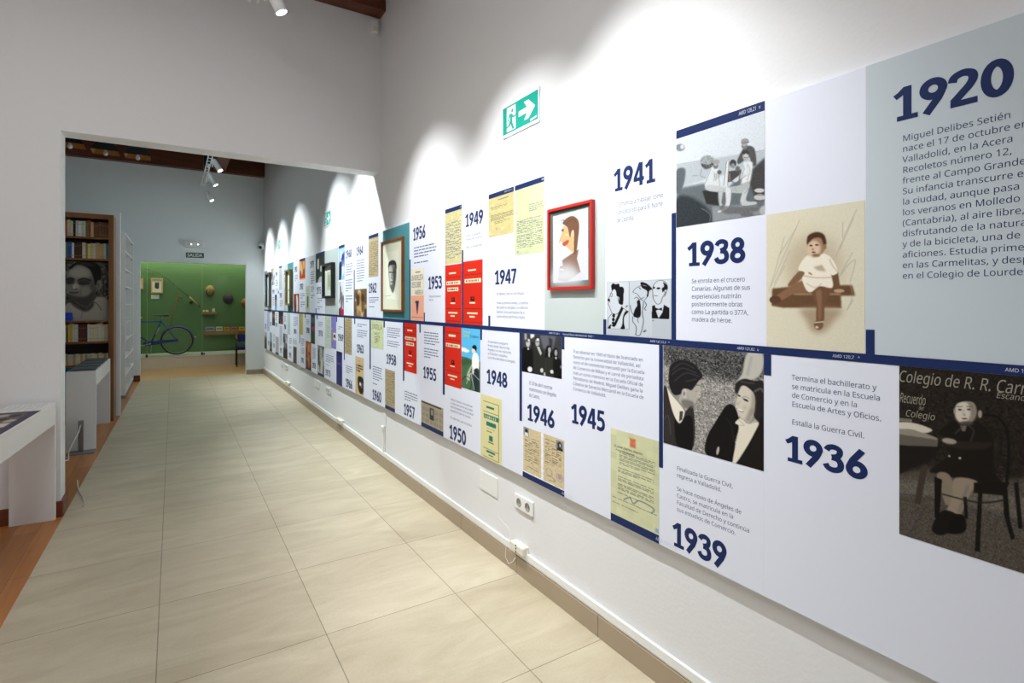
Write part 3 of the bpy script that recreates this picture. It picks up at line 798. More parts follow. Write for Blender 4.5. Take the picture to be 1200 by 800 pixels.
p.ell(528, 562, 30, 13, 196, .5).ell(530, 602, 34, 19, 190, .5).ell(552, 682, 22, 28, 176, .5).ell(455, 705, 40, 14, 105, 1.5).line([(185, 665), (235, 700), (235, 745)], 4, 120, .6)
for a, w_, c in [([(205, 520), (225, 470), (240, 428)], 3, 120), ([(288, 470), (292, 530)], 3, 120), ([(255, 505), (262, 470), (258, 445)], 3, 150), ([(424, 530), (424, 470), (440, 432)], 3, 120), ([(468, 522), (486, 430), (484, 392)], 3, 110), ([(364, 503), (388, 514), (448, 472)], 3, 110),
                ([(325, 570), (328, 640), (290, 680)], 3, 110), ([(362, 560), (356, 640), (334, 678), (292, 693)], 3, 90), ([(416, 630), (432, 655), (506, 648)], 3, 80), ([(284, 562), (292, 645)], 3, 110), ([(313, 560), (304, 632)], 3, 110), ([(440, 577), (466, 548)], 3, 110), ([(380, 545), (395, 565)], 3, 130), ([(452, 410), (456, 470)], 3, 175), ([(500, 588), (556, 590)], 4, 70), ([(500, 622), (560, 624)], 5, 70)]: p.line(a, w_, c, .4, .8)
p.poly([(300, 655), (420, 660), (520, 660), (500, 690), (330, 700)], 92, 1.5, .7).ell(268, 404, 10, 8, 165, .5).ell(437, 288, 10, 8, 160, .5).ell(446, 352, 10, 13, 190, .6).line([(437, 362), (452, 363)], 3, 90, .3).line([(350, 460), (352, 500)], 8, 120, .7).line([(412, 455), (408, 495)], 7, 110, .7)
p.noise(6, 1)
print_('photo_print', 'black-and-white photograph of young men on a ship deck, navy header strip', 'photograph', 792.6, 896.4, 'T', 266.5, p, ('top', .032, 'AMD 128,21   v', .26, .22))

# baby photograph
p = Pic(190, 260, (219, 214, 190), [(15, 90), (500, 25), (504, 772), (17, 742)], (895, 230), 4.208)
p.ell(250, 340, 140, 150, (178, 160, 132), 14, .6).poly([(45, 455), (200, 440), (440, 438), (455, 490), (385, 490), (388, 550), (100, 550), (42, 540)], (104, 76, 52), 1.3, sm=False).poly([(150, 477), (385, 477), (385, 487), (150, 487)], (158, 130, 104), 1, sm=False)
p.poly([(190, 555), (385, 555), (350, 615), (300, 670), (245, 665), (215, 610)], (160, 138, 112), 5, .8)
p.poly([(180, 368), (208, 380), (165, 430), (130, 445), (126, 430)], (128, 96, 72), .8).poly([(338, 388), (370, 372), (382, 452), (352, 456)], (112, 82, 60), .8).ell(376, 466, 27, 9, (186, 156, 128), .6)
p.poly([(198, 418), (232, 470), (160, 478), (92, 512), (66, 494), (130, 448)], (136, 102, 76), .9).ell(60, 511, 29, 20, (92, 64, 46), .7).poly([(248, 458), (338, 448), (328, 490), (306, 535), (302, 612), (266, 612), (264, 540), (248, 500)], (114, 82, 60), .9).poly([(262, 470), (290, 470), (288, 600), (275, 600), (272, 540)], (146, 112, 86), 1.2, .7)
p.ell(277, 632, 23, 26, (120, 92, 70), .7).line([(258, 622), (298, 618)], 5, (210, 195, 170)).ell(268, 645, 8, 6, (215, 200, 178), .5)
p.poly([(222, 292), (262, 302), (300, 284), (340, 308), (370, 372), (340, 390), (330, 362), (346, 440), (330, 452), (280, 444), (240, 472), (215, 462), (194, 410), (206, 376), (174, 362), (194, 318)], (238, 232, 214), .7)
p.poly([(250, 350), (292, 338), (312, 372), (270, 366)], (186, 172, 146), 1.5).line([(200, 392), (270, 402), (338, 400)], 5, (196, 182, 156), .8).line([(330, 312), (345, 345), (368, 372)], 5, (198, 184, 160), .8).line([(215, 430), (260, 450), (290, 430)], 4, (200, 188, 164), .8).line([(228, 378), (240, 385)], 7, (150, 125, 98), .6)
p.ell(264, 238, 47, 57, (160, 128, 100), .7).ell(250, 260, 35, 42, (216, 190, 162), 2).poly([(217, 238), (222, 196), (262, 178), (300, 190), (313, 230), (302, 246), (285, 208), (250, 208), (228, 228)], (74, 50, 34), 1).ell(306, 250, 8, 13, (148, 116, 90), .5)
p.ell(237, 244, 8, 4, (62, 42, 30), .5).ell(266, 241, 9, 4, (62, 42, 30), .5).ell(246, 262, 6, 5, (160, 128, 100), .8).ell(250, 277, 10, 4, (96, 62, 50), .5).ell(262, 292, 20, 7, (128, 98, 74), 1.2)
for a in ([(40, 440), (100, 300), (180, 118)], [(28, 470), (70, 330), (105, 200)], [(55, 430), (95, 350), (132, 268)], [(36, 480), (108, 342)], [(80, 290), (165, 155)], [(360, 300), (400, 200), (460, 70)], [(385, 380), (440, 280)], [(393, 130), (392, 205)], [(375, 400), (420, 340), (455, 320), (430, 420)], [(430, 430), (440, 500), (415, 560), (445, 510)], [(380, 260), (445, 110)]):
    p.line(a, 3, (160, 155, 140), .5, .7)
p.noise(3, 1)
print_('photo_print', 'sepia photograph of a baby seated on a bench', 'photograph', 898.3, 1014, 251.4, 'M', p)

# couple photograph
p = Pic(205, 238, (146, 144, 138), [(15, 22), (618, 72), (615, 775), (15, 610)], (775, 400), 5.16)
p.poly([(15, 22), (618, 72), (618, 220), (400, 240), (240, 200), (15, 130)], (74, 73, 72), 6, sm=False).noise(20, 3).noise(16, 1.4)
p.poly([(520, 66), (612, 72), (592, 205), (455, 248), (488, 190)], (190, 188, 176), 1.2).line([(545, 90), (520, 200)], 8, 150, 2)
p.poly([(48, 300), (115, 330), (140, 385), (130, 420), (80, 380)], (146, 141, 132), .8).poly([(128, 300), (150, 280), (185, 290), (222, 240), (242, 230), (238, 270), (247, 292), (238, 305), (240, 322), (226, 342), (198, 402), (160, 402), (128, 378), (108, 350)], (176, 171, 160), .8)
p.poly([(130, 350), (190, 360), (200, 400), (160, 404), (128, 380)], (120, 116, 110), 1.8).poly([(48, 205), (60, 140), (120, 110), (190, 128), (244, 188), (248, 215), (225, 240), (186, 292), (162, 285), (130, 288), (118, 318), (75, 318), (50, 262)], (34, 32, 34), .8)
for a in ([(70, 170), (130, 130), (200, 160)], [(65, 200), (130, 160), (215, 190)], [(80, 240), (150, 190), (230, 210)], [(150, 240), (215, 225)]): p.line(a, 4, 92, 1, .8)
p.ell(144, 312, 14, 29, (198, 192, 180), .7).ell(140, 315, 6, 14, 120, .8).line([(212, 262), (232, 262)], 4, 50, .4).line([(208, 300), (225, 300)], 3, 120, .5)
p.poly([(15, 300), (38, 285), (75, 430), (110, 492), (140, 432), (196, 400), (186, 655), (15, 610)], (50, 47, 46), .7).poly([(82, 470), (110, 500), (150, 450), (190, 470), (184, 655), (100, 636)], (24, 22, 22), .8).poly([(38, 284), (62, 318), (130, 400), (142, 440), (112, 492), (70, 420)], (228, 222, 205), .6).poly([(114, 420), (134, 420), (128, 470), (110, 482)], 62, .6).line([(20, 470), (45, 450), (60, 560)], 4, 90, .8)
p.poly([(445, 300), (452, 248), (500, 222), (560, 235), (618, 250), (618, 472), (580, 474), (552, 430), (562, 350), (550, 300), (490, 262), (462, 310)], (40, 37, 37), .8).poly([(490, 264), (548, 298), (564, 350), (556, 432), (530, 484), (480, 456), (448, 420), (456, 340)], (208, 201, 184), .8).line([(560, 300), (600, 280), (612, 300)], 6, 130, 1.2).line([(480, 240), (560, 250)], 5, 95, 1.2)
p.poly([(535, 400), (560, 400), (540, 480), (500, 480)], (160, 152, 138), 2).ell(510, 350, 18, 6, 48, .5, 1, .45).ell(470, 324, 10, 5, 55, .5, 1, .5).line([(486, 338), (506, 328), (532, 342)], 3, 110, .5).ell(476, 412, 20, 7, (245, 240, 228), .5, 1, .35).line([(456, 400), (474, 418), (498, 420)], 3, 110, .4).ell(462, 372, 6, 9, (180, 172, 156), .8)
p.poly([(398, 380), (448, 398), (470, 500), (446, 600), (430, 720), (276, 680), (276, 580), (330, 480)], (24, 22, 22), .7).poly([(584, 482), (618, 470), (615, 775), (448, 728), (520, 620)], (30, 26, 24), .7).poly([(445, 488), (478, 460), (520, 492), (586, 482), (562, 545), (500, 655), (450, 728), (430, 720), (452, 600), (468, 510)], (226, 219, 200), .6).line([(470, 470), (500, 500), (470, 502)], 4, 170, .5).ell(342, 655, 8, 26, (190, 185, 172), .6, 1, .2)
p.line([(478, 350), (464, 378)], 4, 176, 1).ell(505, 395, 16, 14, (188, 178, 160), 2, .7).poly([(548, 300), (566, 350), (556, 430), (535, 440), (545, 360)], (150, 142, 128), 2, .8).ell(478, 414, 17, 4, (120, 100, 92), .5, 1, .35).ell(476, 411, 16, 4, (238, 232, 220), .4, 1, .35)
p.poly([(222, 300), (240, 300), (236, 330), (222, 345)], (196, 190, 178), 1, .7).line([(228, 320), (238, 322)], 3, 90, .4).line([(222, 345), (205, 385), (180, 400)], 4, 120, 1).line([(135, 300), (160, 320), (165, 360)], 5, 140, 1.5, .7)
p.line([(390, 460), (420, 500), (440, 600)], 4, 48, 1)
print_('photo_print', 'black-and-white photograph of a smiling couple outdoors', 'photograph', 777.5, 895.3, 'M', 518.5, p)

# school boy photograph
q = [(x * 1, y * 1) for x, y in photo_quad(1053.8, 1268, 'M', 625.3)]
OX, OY, SCL = 1040, 420, 2.963
q = [((x - OX) * SCL, (y - OY) * SCL) for x, y in q]
p = Pic(250, 283, (38, 33, 27), q, (OX, OY), SCL)
p.noise(5, 3).poly([(36, 400), (160, 375), (300, 430), (474, 415), (680, 430), (680, 900), (36, 620)], (80, 74, 66), 3, sm=False).poly([(36, 470), (180, 480), (474, 560), (680, 620), (680, 520), (474, 480), (180, 430), (36, 420)], (100, 94, 84), 3, sm=False).line([(130, 520), (70, 620)], 6, 60, 1).line([(40, 470), (180, 490), (474, 570)], 5, 72, 1).noise(8, 2, [(36, 400), (680, 430), (680, 900), (36, 620)])
p.poly([(500, 100), (700, 100), (700, 480), (500, 440)], (44, 38, 33), 5, sm=False)
p.poly([(40, 205), (85, 210), (85, 232), (40, 232)], (120, 113, 100), .5, sm=False).line([(42, 218), (84, 222)], 3, 60)
p.poly([(116, 372), (142, 368), (114, 508), (94, 503)], (62, 54, 46), .6, sm=False)
p.poly([(38, 295), (182, 292), (165, 345), (38, 402)], (30, 26, 23), .8, sm=False).poly([(40, 240), (110, 250), (175, 276), (172, 304), (100, 300), (40, 298)], (142, 136, 122), .7, sm=False).poly([(40, 262), (175, 282), (172, 304), (70, 302), (40, 298)], (96, 90, 80), .8, sm=False).poly([(40, 222), (95, 224), (155, 246), (130, 258), (85, 246), (40, 242)], (206, 199, 182), .6)
p.poly([(232, 215), (262, 236), (300, 214), (342, 240), (368, 290), (372, 390), (405, 442), (300, 428), (172, 400), (148, 385), (214, 330), (178, 262), (215, 225)], (28, 24, 20), 1).poly([(176, 262), (240, 286), (360, 292), (330, 314), (240, 312), (185, 290)], (42, 36, 31), 1.2)
p.poly([(253, 232), (276, 232), (270, 252), (260, 252)], (112, 105, 93), .6).line([(262, 235), (235, 260)], 4, 70, .8).line([(282, 232), (300, 250), (290, 285)], 4, 66, .8).ell(215, 286, 26, 10, (158, 149, 133), .8, 1, .15).ell(252, 345, 5, 4, 170, .4).ell(215, 338, 4, 4, 150, .4)
p.ell(272, 182, 38, 44, (150, 142, 128), .6).ell(262, 186, 28, 39, (208, 200, 184), 1.2).poly([(284, 150), (306, 165), (308, 200), (290, 222), (278, 222), (292, 195)], (138, 129, 114), 2, .9).poly([(230, 166), (234, 138), (256, 127), (286, 127), (314, 140), (321, 174), (314, 176), (307, 156), (285, 148), (258, 150), (240, 156)], (36, 31, 27), .6).ell(322, 192, 7, 14, (160, 150, 135), .5).ell(234, 182, 4, 10, (160, 150, 135), .5)
p.ell(252, 177, 7, 3, 50, .5).ell(283, 176, 7, 3, 50, .5).line([(266, 178), (262, 196)], 4, 165, 1).line([(242, 167), (260, 166)], 3, 90, .4).line([(275, 166), (294, 166)], 3, 90, .4).ell(268, 195, 5, 4, (165, 152, 135), .6).ell(268, 208, 10, 3, (108, 80, 70), .4).ell(274, 224, 24, 7, (78, 71, 61), 1.2)
p.poly([(172, 400), (216, 404), (238, 480), (206, 508), (190, 470)], (132, 120, 102), .8).poly([(234, 415), (312, 426), (288, 470), (248, 548), (204, 536), (226, 480)], (144, 131, 112), .8).line([(280, 440), (250, 530)], 9, 105, 1.5, .7)
p.poly([(190, 528), (246, 546), (232, 590), (186, 614), (154, 590)], (24, 21, 19), .6).poly([(226, 545), (264, 545), (275, 585), (256, 607), (208, 602)], (20, 18, 16), .6)
p.line([(335, 195), (385, 203), (415, 250), (422, 330), (415, 430)], 9, 22, .6).line([(370, 215), (395, 260), (395, 330)], 4, 26, .6).poly([(300, 430), (425, 428), (405, 475), (300, 466)], (26, 22, 19), .7)
for a in ([(316, 450), (331, 450), (321, 672), (304, 668)], [(400, 435), (416, 440), (426, 560), (444, 626), (430, 630), (405, 540)], [(163, 410), (190, 420), (180, 562), (164, 548)], [(264, 480), (276, 480), (280, 556), (268, 556)], [(440, 430), (455, 430), (470, 590), (455, 590)]): p.poly(a, (24, 21, 18), .6, sm=False)
p.line([(190, 470), (320, 500), (410, 490)], 5, 30, .6)
boy = print_('photo_print', 'dark school photograph of a seated boy before a chalked blackboard', 'photograph', 1053.8, 1268, 'M', 625.3, p)
M_CHALK = mat('chalk_lettering', (150, 146, 132), .7, spec=.1)
for body, px, py0, py1, px1 in [('Colegio de R. R. Carmelitas', 1051, 433, 451, 1262), ('Recuerdo', 1055, 459, 471, 1085), ('del', 1077, 475, 480, 1083), ('Colegio', 1062, 479, 490, 1096), ('Escano', 1168, 459, 466, 1202)]:
    a = onX(max(px, 1054.4), py0); b = onX(px1, py0); c = onX(max(px, 1054.4), py1)
    text(boy, 'chalk_writing', body, M_CHALK, XB - .0016, a.y, a.z, a.y - b.y, a.z - c.z, .008, .25)

# ink caricatures
p = Pic(140, 170, (180, 188, 195), [(52, 88), (730, 62), (735, 690), (52, 640)], (705, 320), 8.889)
K = (20, 20, 24)
p.poly([(54, 96), (290, 92), (290, 582), (56, 576)], (196, 203, 209), .3, sm=False).poly([(296, 90), (532, 82), (532, 660), (296, 650)], (188, 196, 203), .3, sm=False).poly([(538, 82), (725, 74), (725, 490), (538, 480)], (196, 203, 209), .3, sm=False)
p.line([(290, 92), (290, 582), (56, 576)], 4, 60, 0, .7, sm=False)
p.poly([(100, 130), (120, 105), (150, 115), (182, 108), (192, 140), (217, 140), (237, 172), (230, 232), (226, 320), (200, 326), (180, 306), (186, 250), (160, 236), (150, 182), (130, 166), (110, 182)], K, .3).line([(110, 182), (95, 215), (75, 265), (88, 290), (70, 312), (82, 345), (95, 382), (112, 416), (150, 426), (182, 406), (216, 340)], 5, K).line([(186, 240), (172, 270), (185, 300)], 5, K)
p.line([(90, 215), (105, 205), (112, 225), (104, 245), (92, 235)], 5, K).ell(75, 278, 13, 16, K, .3).poly([(210, 345), (232, 366), (150, 545), (130, 562), (104, 546), (140, 502)], K, .3, sm=False).ell(128, 440, 15, 22, K, .3).ell(124, 482, 15, 20, K, .3).ell(120, 518, 14, 14, K, .3).poly([(254, 395), (284, 400), (242, 450), (236, 520), (246, 578), (198, 578), (216, 540), (226, 450)], K, .3).poly([(82, 540), (102, 530), (95, 576), (62, 576)], K, .3, sm=False).line([(112, 416), (72, 470), (64, 570)], 5, K).line([(232, 366), (285, 400)], 5, K).line([(248, 345), (275, 335), (255, 358), (272, 350)], 4, K)
p.poly([(412, 95), (470, 108), (532, 165), (502, 185), (490, 242), (474, 242), (480, 190), (430, 156), (414, 130)], K, .3).line([(430, 125), (470, 135)], 5, 190, .4).line([(415, 130), (370, 150), (330, 195), (370, 215), (405, 255), (440, 292), (470, 260), (492, 230)], 5, K).line([(345, 264), (370, 250), (400, 274), (446, 250)], 6, K).line([(395, 150), (410, 170)], 7, K).poly([(374, 290), (406, 292), (410, 450), (338, 450), (350, 380), (374, 340)], K, .3).line([(442, 300), (430, 420), (442, 500), (408, 640), (355, 640)], 6, K).line([(330, 450), (328, 500), (366, 560), (360, 640)], 6, K).line([(302, 335), (312, 390), (334, 430), (350, 420)], 6, K).line([(455, 300), (472, 330), (455, 368), (468, 386)], 7, K).line([(390, 455), (380, 490), (392, 515)], 5, K).line([(436, 612), (465, 590), (448, 615), (475, 600)], 5, K)
p.line([(540, 150), (560, 105), (605, 80), (660, 90), (690, 140), (682, 190), (662, 240), (642, 250), (620, 310), (582, 322), (546, 270), (538, 200)], 5, K, closed=True).poly([(645, 95), (686, 130), (693, 165), (662, 180), (640, 202), (634, 160), (655, 140)], K, .3).ell(550, 154, 13, 10, K, .3).ell(597, 160, 20, 11, K, .3).line([(555, 236), (586, 239)], 7, K).line([(655, 185), (668, 205), (650, 235)], 5, K).poly([(530, 345), (560, 330), (575, 400), (600, 470), (640, 410), (655, 330), (714, 365), (712, 480), (530, 472)], K, .3, sm=False).poly([(566, 360), (600, 372), (637, 358), (637, 392), (600, 380), (568, 392)], K, .3, sm=False).line([(548, 490), (535, 500)], 5, K).ell(600, 420, 3, 3, K, .2)
print_('drawing_print', 'three black ink caricatures on pale grey paper under the 1941 panel', 'drawing', 711, 787, 330, 'M', p)

# wedding group photograph
p = Pic(90, 100, (58, 58, 61), [(28, 75), (698, 130), (695, 785), (30, 710)], (610, 385), 14.545)
p.poly([(340, 108), (610, 130), (560, 330), (400, 330)], (96, 98, 106), 1.5, sm=False).poly([(70, 80), (112, 85), (115, 180), (75, 200)], 160, .8, sm=False).poly([(175, 90), (252, 95), (240, 142), (182, 172)], 220, .8, sm=False).poly([(190, 220), (250, 220), (240, 380), (200, 380)], 34, 1, sm=False).poly([(490, 140), (550, 180), (545, 300), (500, 280)], 50, 1.5)
p.poly([(28, 360), (100, 310), (192, 330), (232, 420), (235, 715), (28, 695)], 16, .6).ell(135, 240, 38, 68, 188, .7).ell(130, 200, 40, 25, 70, 1).ell(150, 195, 18, 22, 225, .8).ell(140, 335, 16, 18, 215, .6).ell(170, 668, 42, 45, 226, .6)
p.poly([(228, 365), (290, 300), (392, 340), (432, 480), (402, 772), (250, 735)], (40, 42, 38), .6).ell(300, 225, 37, 66, 172, .7).ell(298, 165, 38, 20, 40, .7).ell(306, 178, 22, 18, 232, .7).line([(262, 215), (335, 225)], 12, 60, .5).poly([(288, 300), (335, 300), (375, 400), (352, 440)], 186, .6).ell(374, 672, 27, 36, 205, .6).ell(420, 735, 16, 40, 200, .8)
p.poly([(432, 470), (448, 310), (490, 272), (532, 300), (550, 460)], 15, .6).ell(502, 345, 25, 46, 165, .6).ell(495, 418, 14, 42, 196, .6).poly([(436, 460), (562, 460), (592, 785), (440, 780)], (44, 45, 40), .6, sm=False).ell(540, 682, 30, 30, 220, .6)
p.ell(600, 390, 46, 86, 16, .7).ell(606, 386, 24, 50, 158, .6).poly([(560, 480), (652, 470), (695, 560), (695, 785), (584, 785)], 18, .6).ell(606, 466, 14, 20, 206, .5).ell(682, 600, 10, 26, 150, .6)
print_('photo_print', 'dark photograph of a wedding group of four standing above the 1946 panel', 'photograph', 611.9, 658.5, 'M', 435, p)


# generic printed things
def letter(w, h, bg, ink=(60, 62, 90), n=14, m=(.1, .9, .12, .9), seed=1, hand=.25):
    p = Pic(w, h, bg, seed=seed); p.noise(4, max(2, w / 8)); p.script(m[0], m[1], m[2], m[3], n, ink, .7, .4, hand)
    return p


def redbook(w, h, title2=True):
    p = Pic(w, h, (206, 44, 28)); L = (120, 22, 18); C = (240, 224, 190)
    for v in (.09, .215, .745, .955): p.box(.06, v, .94, v + .006, L)
    for u in (.06, .93): p.box(u, .09, u + .012, .215, L).box(u, .745, u + .012, .955, L)
    p.box(.26, .135, .66, .165, C).box(.09, .285, .91, .345, C)
    for i in range(7): p.box(.14 + i * .1, .298, .2 + i * .1, .332, (90, 50, 40), .3)
    if title2:
        p.box(.16, .395, .80, .455, C)
        for i in range(5): p.box(.2 + i * .11, .408, .27 + i * .11, .442, (90, 50, 40), .3)
    p.box(.40, .56, .58, .63, (60, 20, 20), .4).box(.46, .575, .52, .60, (190, 60, 40), .3).box(.34, .648, .62, .668, C).box(.2, .805, .74, .83, C).box(.34, .865, .60, .887, C)
    return p


def generic(w, h, cols, seed, n=14):
    p = Pic(w, h, cols[0], seed=seed)
    for i in range(n):
        c = cols[1 + i % (len(cols) - 1)]; x, y = p.r.rand(), p.r.rand() * .9
        p.poly([(x - .12, y), (x + .05, y - .06), (x + .16, y + .05), (x + .12, y + .3), (x - .06, y + .34)], c, max(.5, w / 30), .85)
    return p.noise(7, 1)


p = letter(52, 130, (204, 191, 134), n=1, seed=3, m=(.12, .5, .3, .31)); p.script(.1, .75, .24, .32, 3, (90, 90, 90)).script(.1, .98, .44, .6, 5, (80, 80, 82), .8, .5).script(.25, .85, .62, .7, 2, (80, 80, 90)).box(.3, .80, .36, .85, (130, 150, 190), .5).box(.38, .08, .8, .1, (120, 120, 110), .3)
print_('letter_print', 'small yellowed typed letter above the 1947 panel', 'letter', 572.8, 602.2, 'T', 278.3, p, ('top', .028, 'AMD 122,1  v', .35, .30))
p = letter(64, 170, (196, 203, 160), (70, 74, 92), 16, (.08, .94, .47, .9), 5); p.script(.5, .95, .26, .38, 4, (80, 84, 100), .7)
p.box(.08, .93, .14, .965, (140, 160, 200), .5)
print_('letter_print', 'tall pale green typed letter left of the sage panel', 'letter', 603.5, 637.9, 'T', 299.7, p, ('top', .028, 'AMD 122,4  v', .08, .26))
print_('book_cover_print', 'red book cover with two title labels, left one of the upper pair', 'book cover', 521.8, 541.2, 311, 'M', redbook(44, 130))
print_('book_cover_print', 'red book cover with one title label, right one of the upper pair', 'book cover', 543.1, 565.7, 306.6, 'M', redbook(48, 130, False))
print_('letter_print', 'yellowed letter in blue handwriting above the upper red books', 'letter', 521.8, 541.2, 'T', 310, letter(40, 110, (202, 196, 144), (70, 80, 140), 14, (.06, .96, .2, .9), 7, .3), ('top', .03, 'AMD 123,6  v', .1, .32))
p = Pic(40, 110, (232, 226, 202)); p.box(0, .52, 1, 1, (236, 172, 140)).box(.36, .62, .62, .66, (44, 52, 100), .5).poly([(.42, .66), (.6, .65), (.55, .8), (.5, .88), (.44, .8)], (44, 52, 100), .4).box(.06, .93, .94, .94, (120, 90, 110), .2).box(.36, .06, .72, .08, (70, 70, 90), .3)
am = print_('book_cover_print', 'cream and salmon book cover with large navy title left of 1953', 'book cover', 481.9, 496.7, 315.6, 'M', p)
ya, yc, zt, zb = wrect(481.9, 496.7, 315.6, 'M'); hh = zt - zb; ww = ya - yc
for i, (tx, u0, u1) in enumerate([('UN NOVELISTA', .04, .96), ('DESCUBRE', .06, .78), ('AMÉRICA', .32, .94)]):
    text(am, 'title_lettering', tx, M_NAVY, XB - .0016, ya - u0 * ww, zt - hh * (.12 + .135 * i), ww * (u1 - u0), hh * .105, .02)
print_('letter_print', 'brown handwritten letter above the 1962 panel', 'letter', 432.1, 443.4, 'T', 325, letter(34, 110, (184, 168, 132), (110, 98, 76), 16, (.06, .96, .08, .95), 9, .3), ('top', .034))
print_('photo_print', 'brown photograph of people in a furnished room under 1964', 'photograph', 415.9, 429.9, 339, 'M', generic(36, 60, [(110, 84, 50), (190, 160, 110), (60, 42, 28), (210, 190, 150), (90, 66, 40), (150, 110, 60)], 3, 22))
p = generic(24, 70, [(150, 190, 226), (220, 235, 245), (50, 80, 150), (120, 170, 220)], 5); p.poly([(.1, .5), (.45, .42), (.5, .7), (.35, 1), (.1, 1)], (40, 38, 48), 1).box(.2, .28, .5, .42, (225, 205, 190), 1).poly([(.4, .35), (1, .1), (1, .3), (.6, .42)], (30, 60, 130), .8, sm=False)
print_('photo_print', 'blue toned photograph with navy header left of the 1968 panel', 'photograph', 397.1, 403.9, 'T', 328.2, p, ('top', .034))
p = generic(24, 60, [(214, 216, 220), (240, 240, 242), (60, 58, 66), (180, 176, 180), (120, 110, 116)], 8); p.box(.3, .82, 1, 1, (180, 40, 60), 1).box(0, .8, .35, 1, (40, 40, 60), 1)
print_('photo_print', 'small pale photograph with a red lower edge below the blue one', 'photograph', 397.1, 403, 330, 'M', p)
p = generic(30, 80, [(48, 56, 50), (36, 44, 40), (60, 70, 62)], 2); p.box(.2, .12, .38, .5, (225, 228, 224), .8).poly([(.5, .4), (.7, .38), (.75, .62), (.5, .62)], (205, 208, 204), 1).poly([(.3, .9), (.5, .8), (.8, .82), (.75, 1), (.25, 1)], (190, 194, 190), 1)
print_('photo_print', 'dark stage photograph with navy header above the 1975 panel', 'photograph', 370.1, 380.7, 'T', 331.2, p, ('top', .034))
p = generic(22, 60, [(190, 110, 60), (220, 160, 90), (140, 70, 40), (230, 190, 130)], 11); p.box(0, .78, 1, .93, (214, 50, 50), .6).box(0, .93, 1, 1, (226, 196, 90), .4)
print_('photo_print', 'orange photograph with a red lower edge above the 1982 panel', 'photograph', 351, 357.8, 'T', 328, p, ('top', .034))
p = letter(16, 60, (196, 204, 180), (150, 160, 140), 6, (.2, .9, .1, .9), 4); p.box(.35, .38, .65, .8, (70, 76, 66), .8)
print_('document_print', 'grey-green narrow page at the foot of the 1979 panel', 'document', 358.4, 363.1, 335.2, 'M', p)
p = generic(22, 60, [(120, 44, 30), (160, 60, 40), (80, 30, 26)], 13); p.poly([(.45, .1), (.75, .15), (.8, .9), (.5, 1), (.5, .5)], (226, 222, 218), .8)
print_('photo_print', 'red-brown photograph with a white figure below the 1983 panel', 'photograph', 344.3, 350.6, 344.4, 'M', p)
print_('document_print', 'grey narrow page below the 1986 panel', 'document', 332.9, 336.8, 337.2, 'M', letter(14, 60, (196, 202, 200), (165, 172, 172), 9, (.2, .9, .1, .9), 6))
print_('letter_print', 'grey narrow letter with navy header above the 1987 panel', 'letter', 327, 330.2, 'T', 339.8, letter(14, 60, (190, 196, 192), (160, 166, 160), 9, (.2, .9, .1, .9), 6), ('top', .034))
p = Pic(12, 50, (60, 110, 160)); p.box(0, 0, 1, .3, (40, 46, 70), 3).box(0, .42, 1, .62, (190, 110, 60), 3).box(0, .72, 1, 1, (90, 170, 210), 3)
print_('photo_print', 'tiny sunset coloured photograph right of the 1990 panel', 'photograph', 322.2, 324.5, 345.2, 'M', p)
p = generic(14, 60, [(170, 168, 176), (90, 88, 96), (220, 220, 224)], 4); p.box(0, .06, .6, .2, (200, 180, 90), .6)
print_('photo_print', 'small grey photograph at the top, right of the framed print at the far wall', 'photograph', 318.2, 321.8, 'T', 334, p)
print_('photo_print', 'blue-grey photograph at the top of the upper row, against the far wall', 'photograph', 310.0, 313.6, 'T', 343.6, generic(14, 60, [(110, 126, 150), (80, 92, 116), (150, 164, 186)], 4))
print_('photo_print', 'grey photograph at the foot of the upper row, against the far wall', 'photograph', 310.0, 313.6, 344.2, 'M', generic(14, 60, [(150, 152, 158), (90, 90, 96), (214, 216, 220)], 6))

# lower row prints
p = letter(66, 120, (206, 208, 168), (66, 72, 70), 8, (.2, .92, .235, .4), 3, .1); p.script(.16, .9, .43, .49, 3, (66, 72, 70)).script(.16, .9, .53, .73, 10, (66, 72, 70)).script(.05, .95, .79, .86, 4, (80, 84, 82)).line([(.3, .78), (.42, .73), (.5, .78), (.62, .72), (.9, .74), (.86, .8)], .02, (96, 106, 128)).box(.42, .06, .54, .16, (206, 120, 84), .6).noise(10, 1.5, [(.42, .06), (.54, .06), (.54, .16), (.42, .16)])
p.box(.92, .93, .98, .975, (140, 165, 195), .5)
o = print_('letter_print', 'large pale green typed letter with an orange crest below the 1945 text', 'letter', 715.8, 772.4, 500.6, 'B', p, ('bottom', .034, 'AMD 121,9  ^', .06, .34))
ya, yc, zt, zb = wrect(715.8, 772.4, 500.6, 'B'); hh = zt - zb; ww = ya - yc
M_TYPE = mat('black_type', (44, 44, 48), .6)
text(o, 'letter_heading', 'D. José Ibáñez Martín', M_TYPE, XB - .0016, ya - ww * .08, zt - hh * .165, ww * .6, hh * .032, .004, .3)
text(o, 'letter_heading', 'Ministro de Educación Nacional', M_TYPE, XB - .0016, ya - ww * .12, zt - hh * .205, ww * .4, hh * .02, .004, .3)
p = Pic(76, 100, (234, 236, 242)); PA = (206, 190, 152)
p.box(.03, 0, .47, .97, PA).box(.52, 0, 1, .985, PA).noise(5, 3)
p.script(.06, .42, .2, .75, 13, (96, 86, 70), .75, .35, .3).script(.56, .94, .1, .62, 13, (96, 86, 70), .75, .35, .3).box(.03, 0, .17, .19, (150, 152, 150)).ell(.1, .08, .04, .05, 50, .4).box(.06, .12, .14, .19, (225, 225, 220), .3).box(.82, .04, .98, .24, (140, 142, 142)).ell(.9, .13, .05, .07, 40, .5).ell(.91, .13, .02, .035, 190, .4).box(.84, .19, .96, .24, 40, .5)
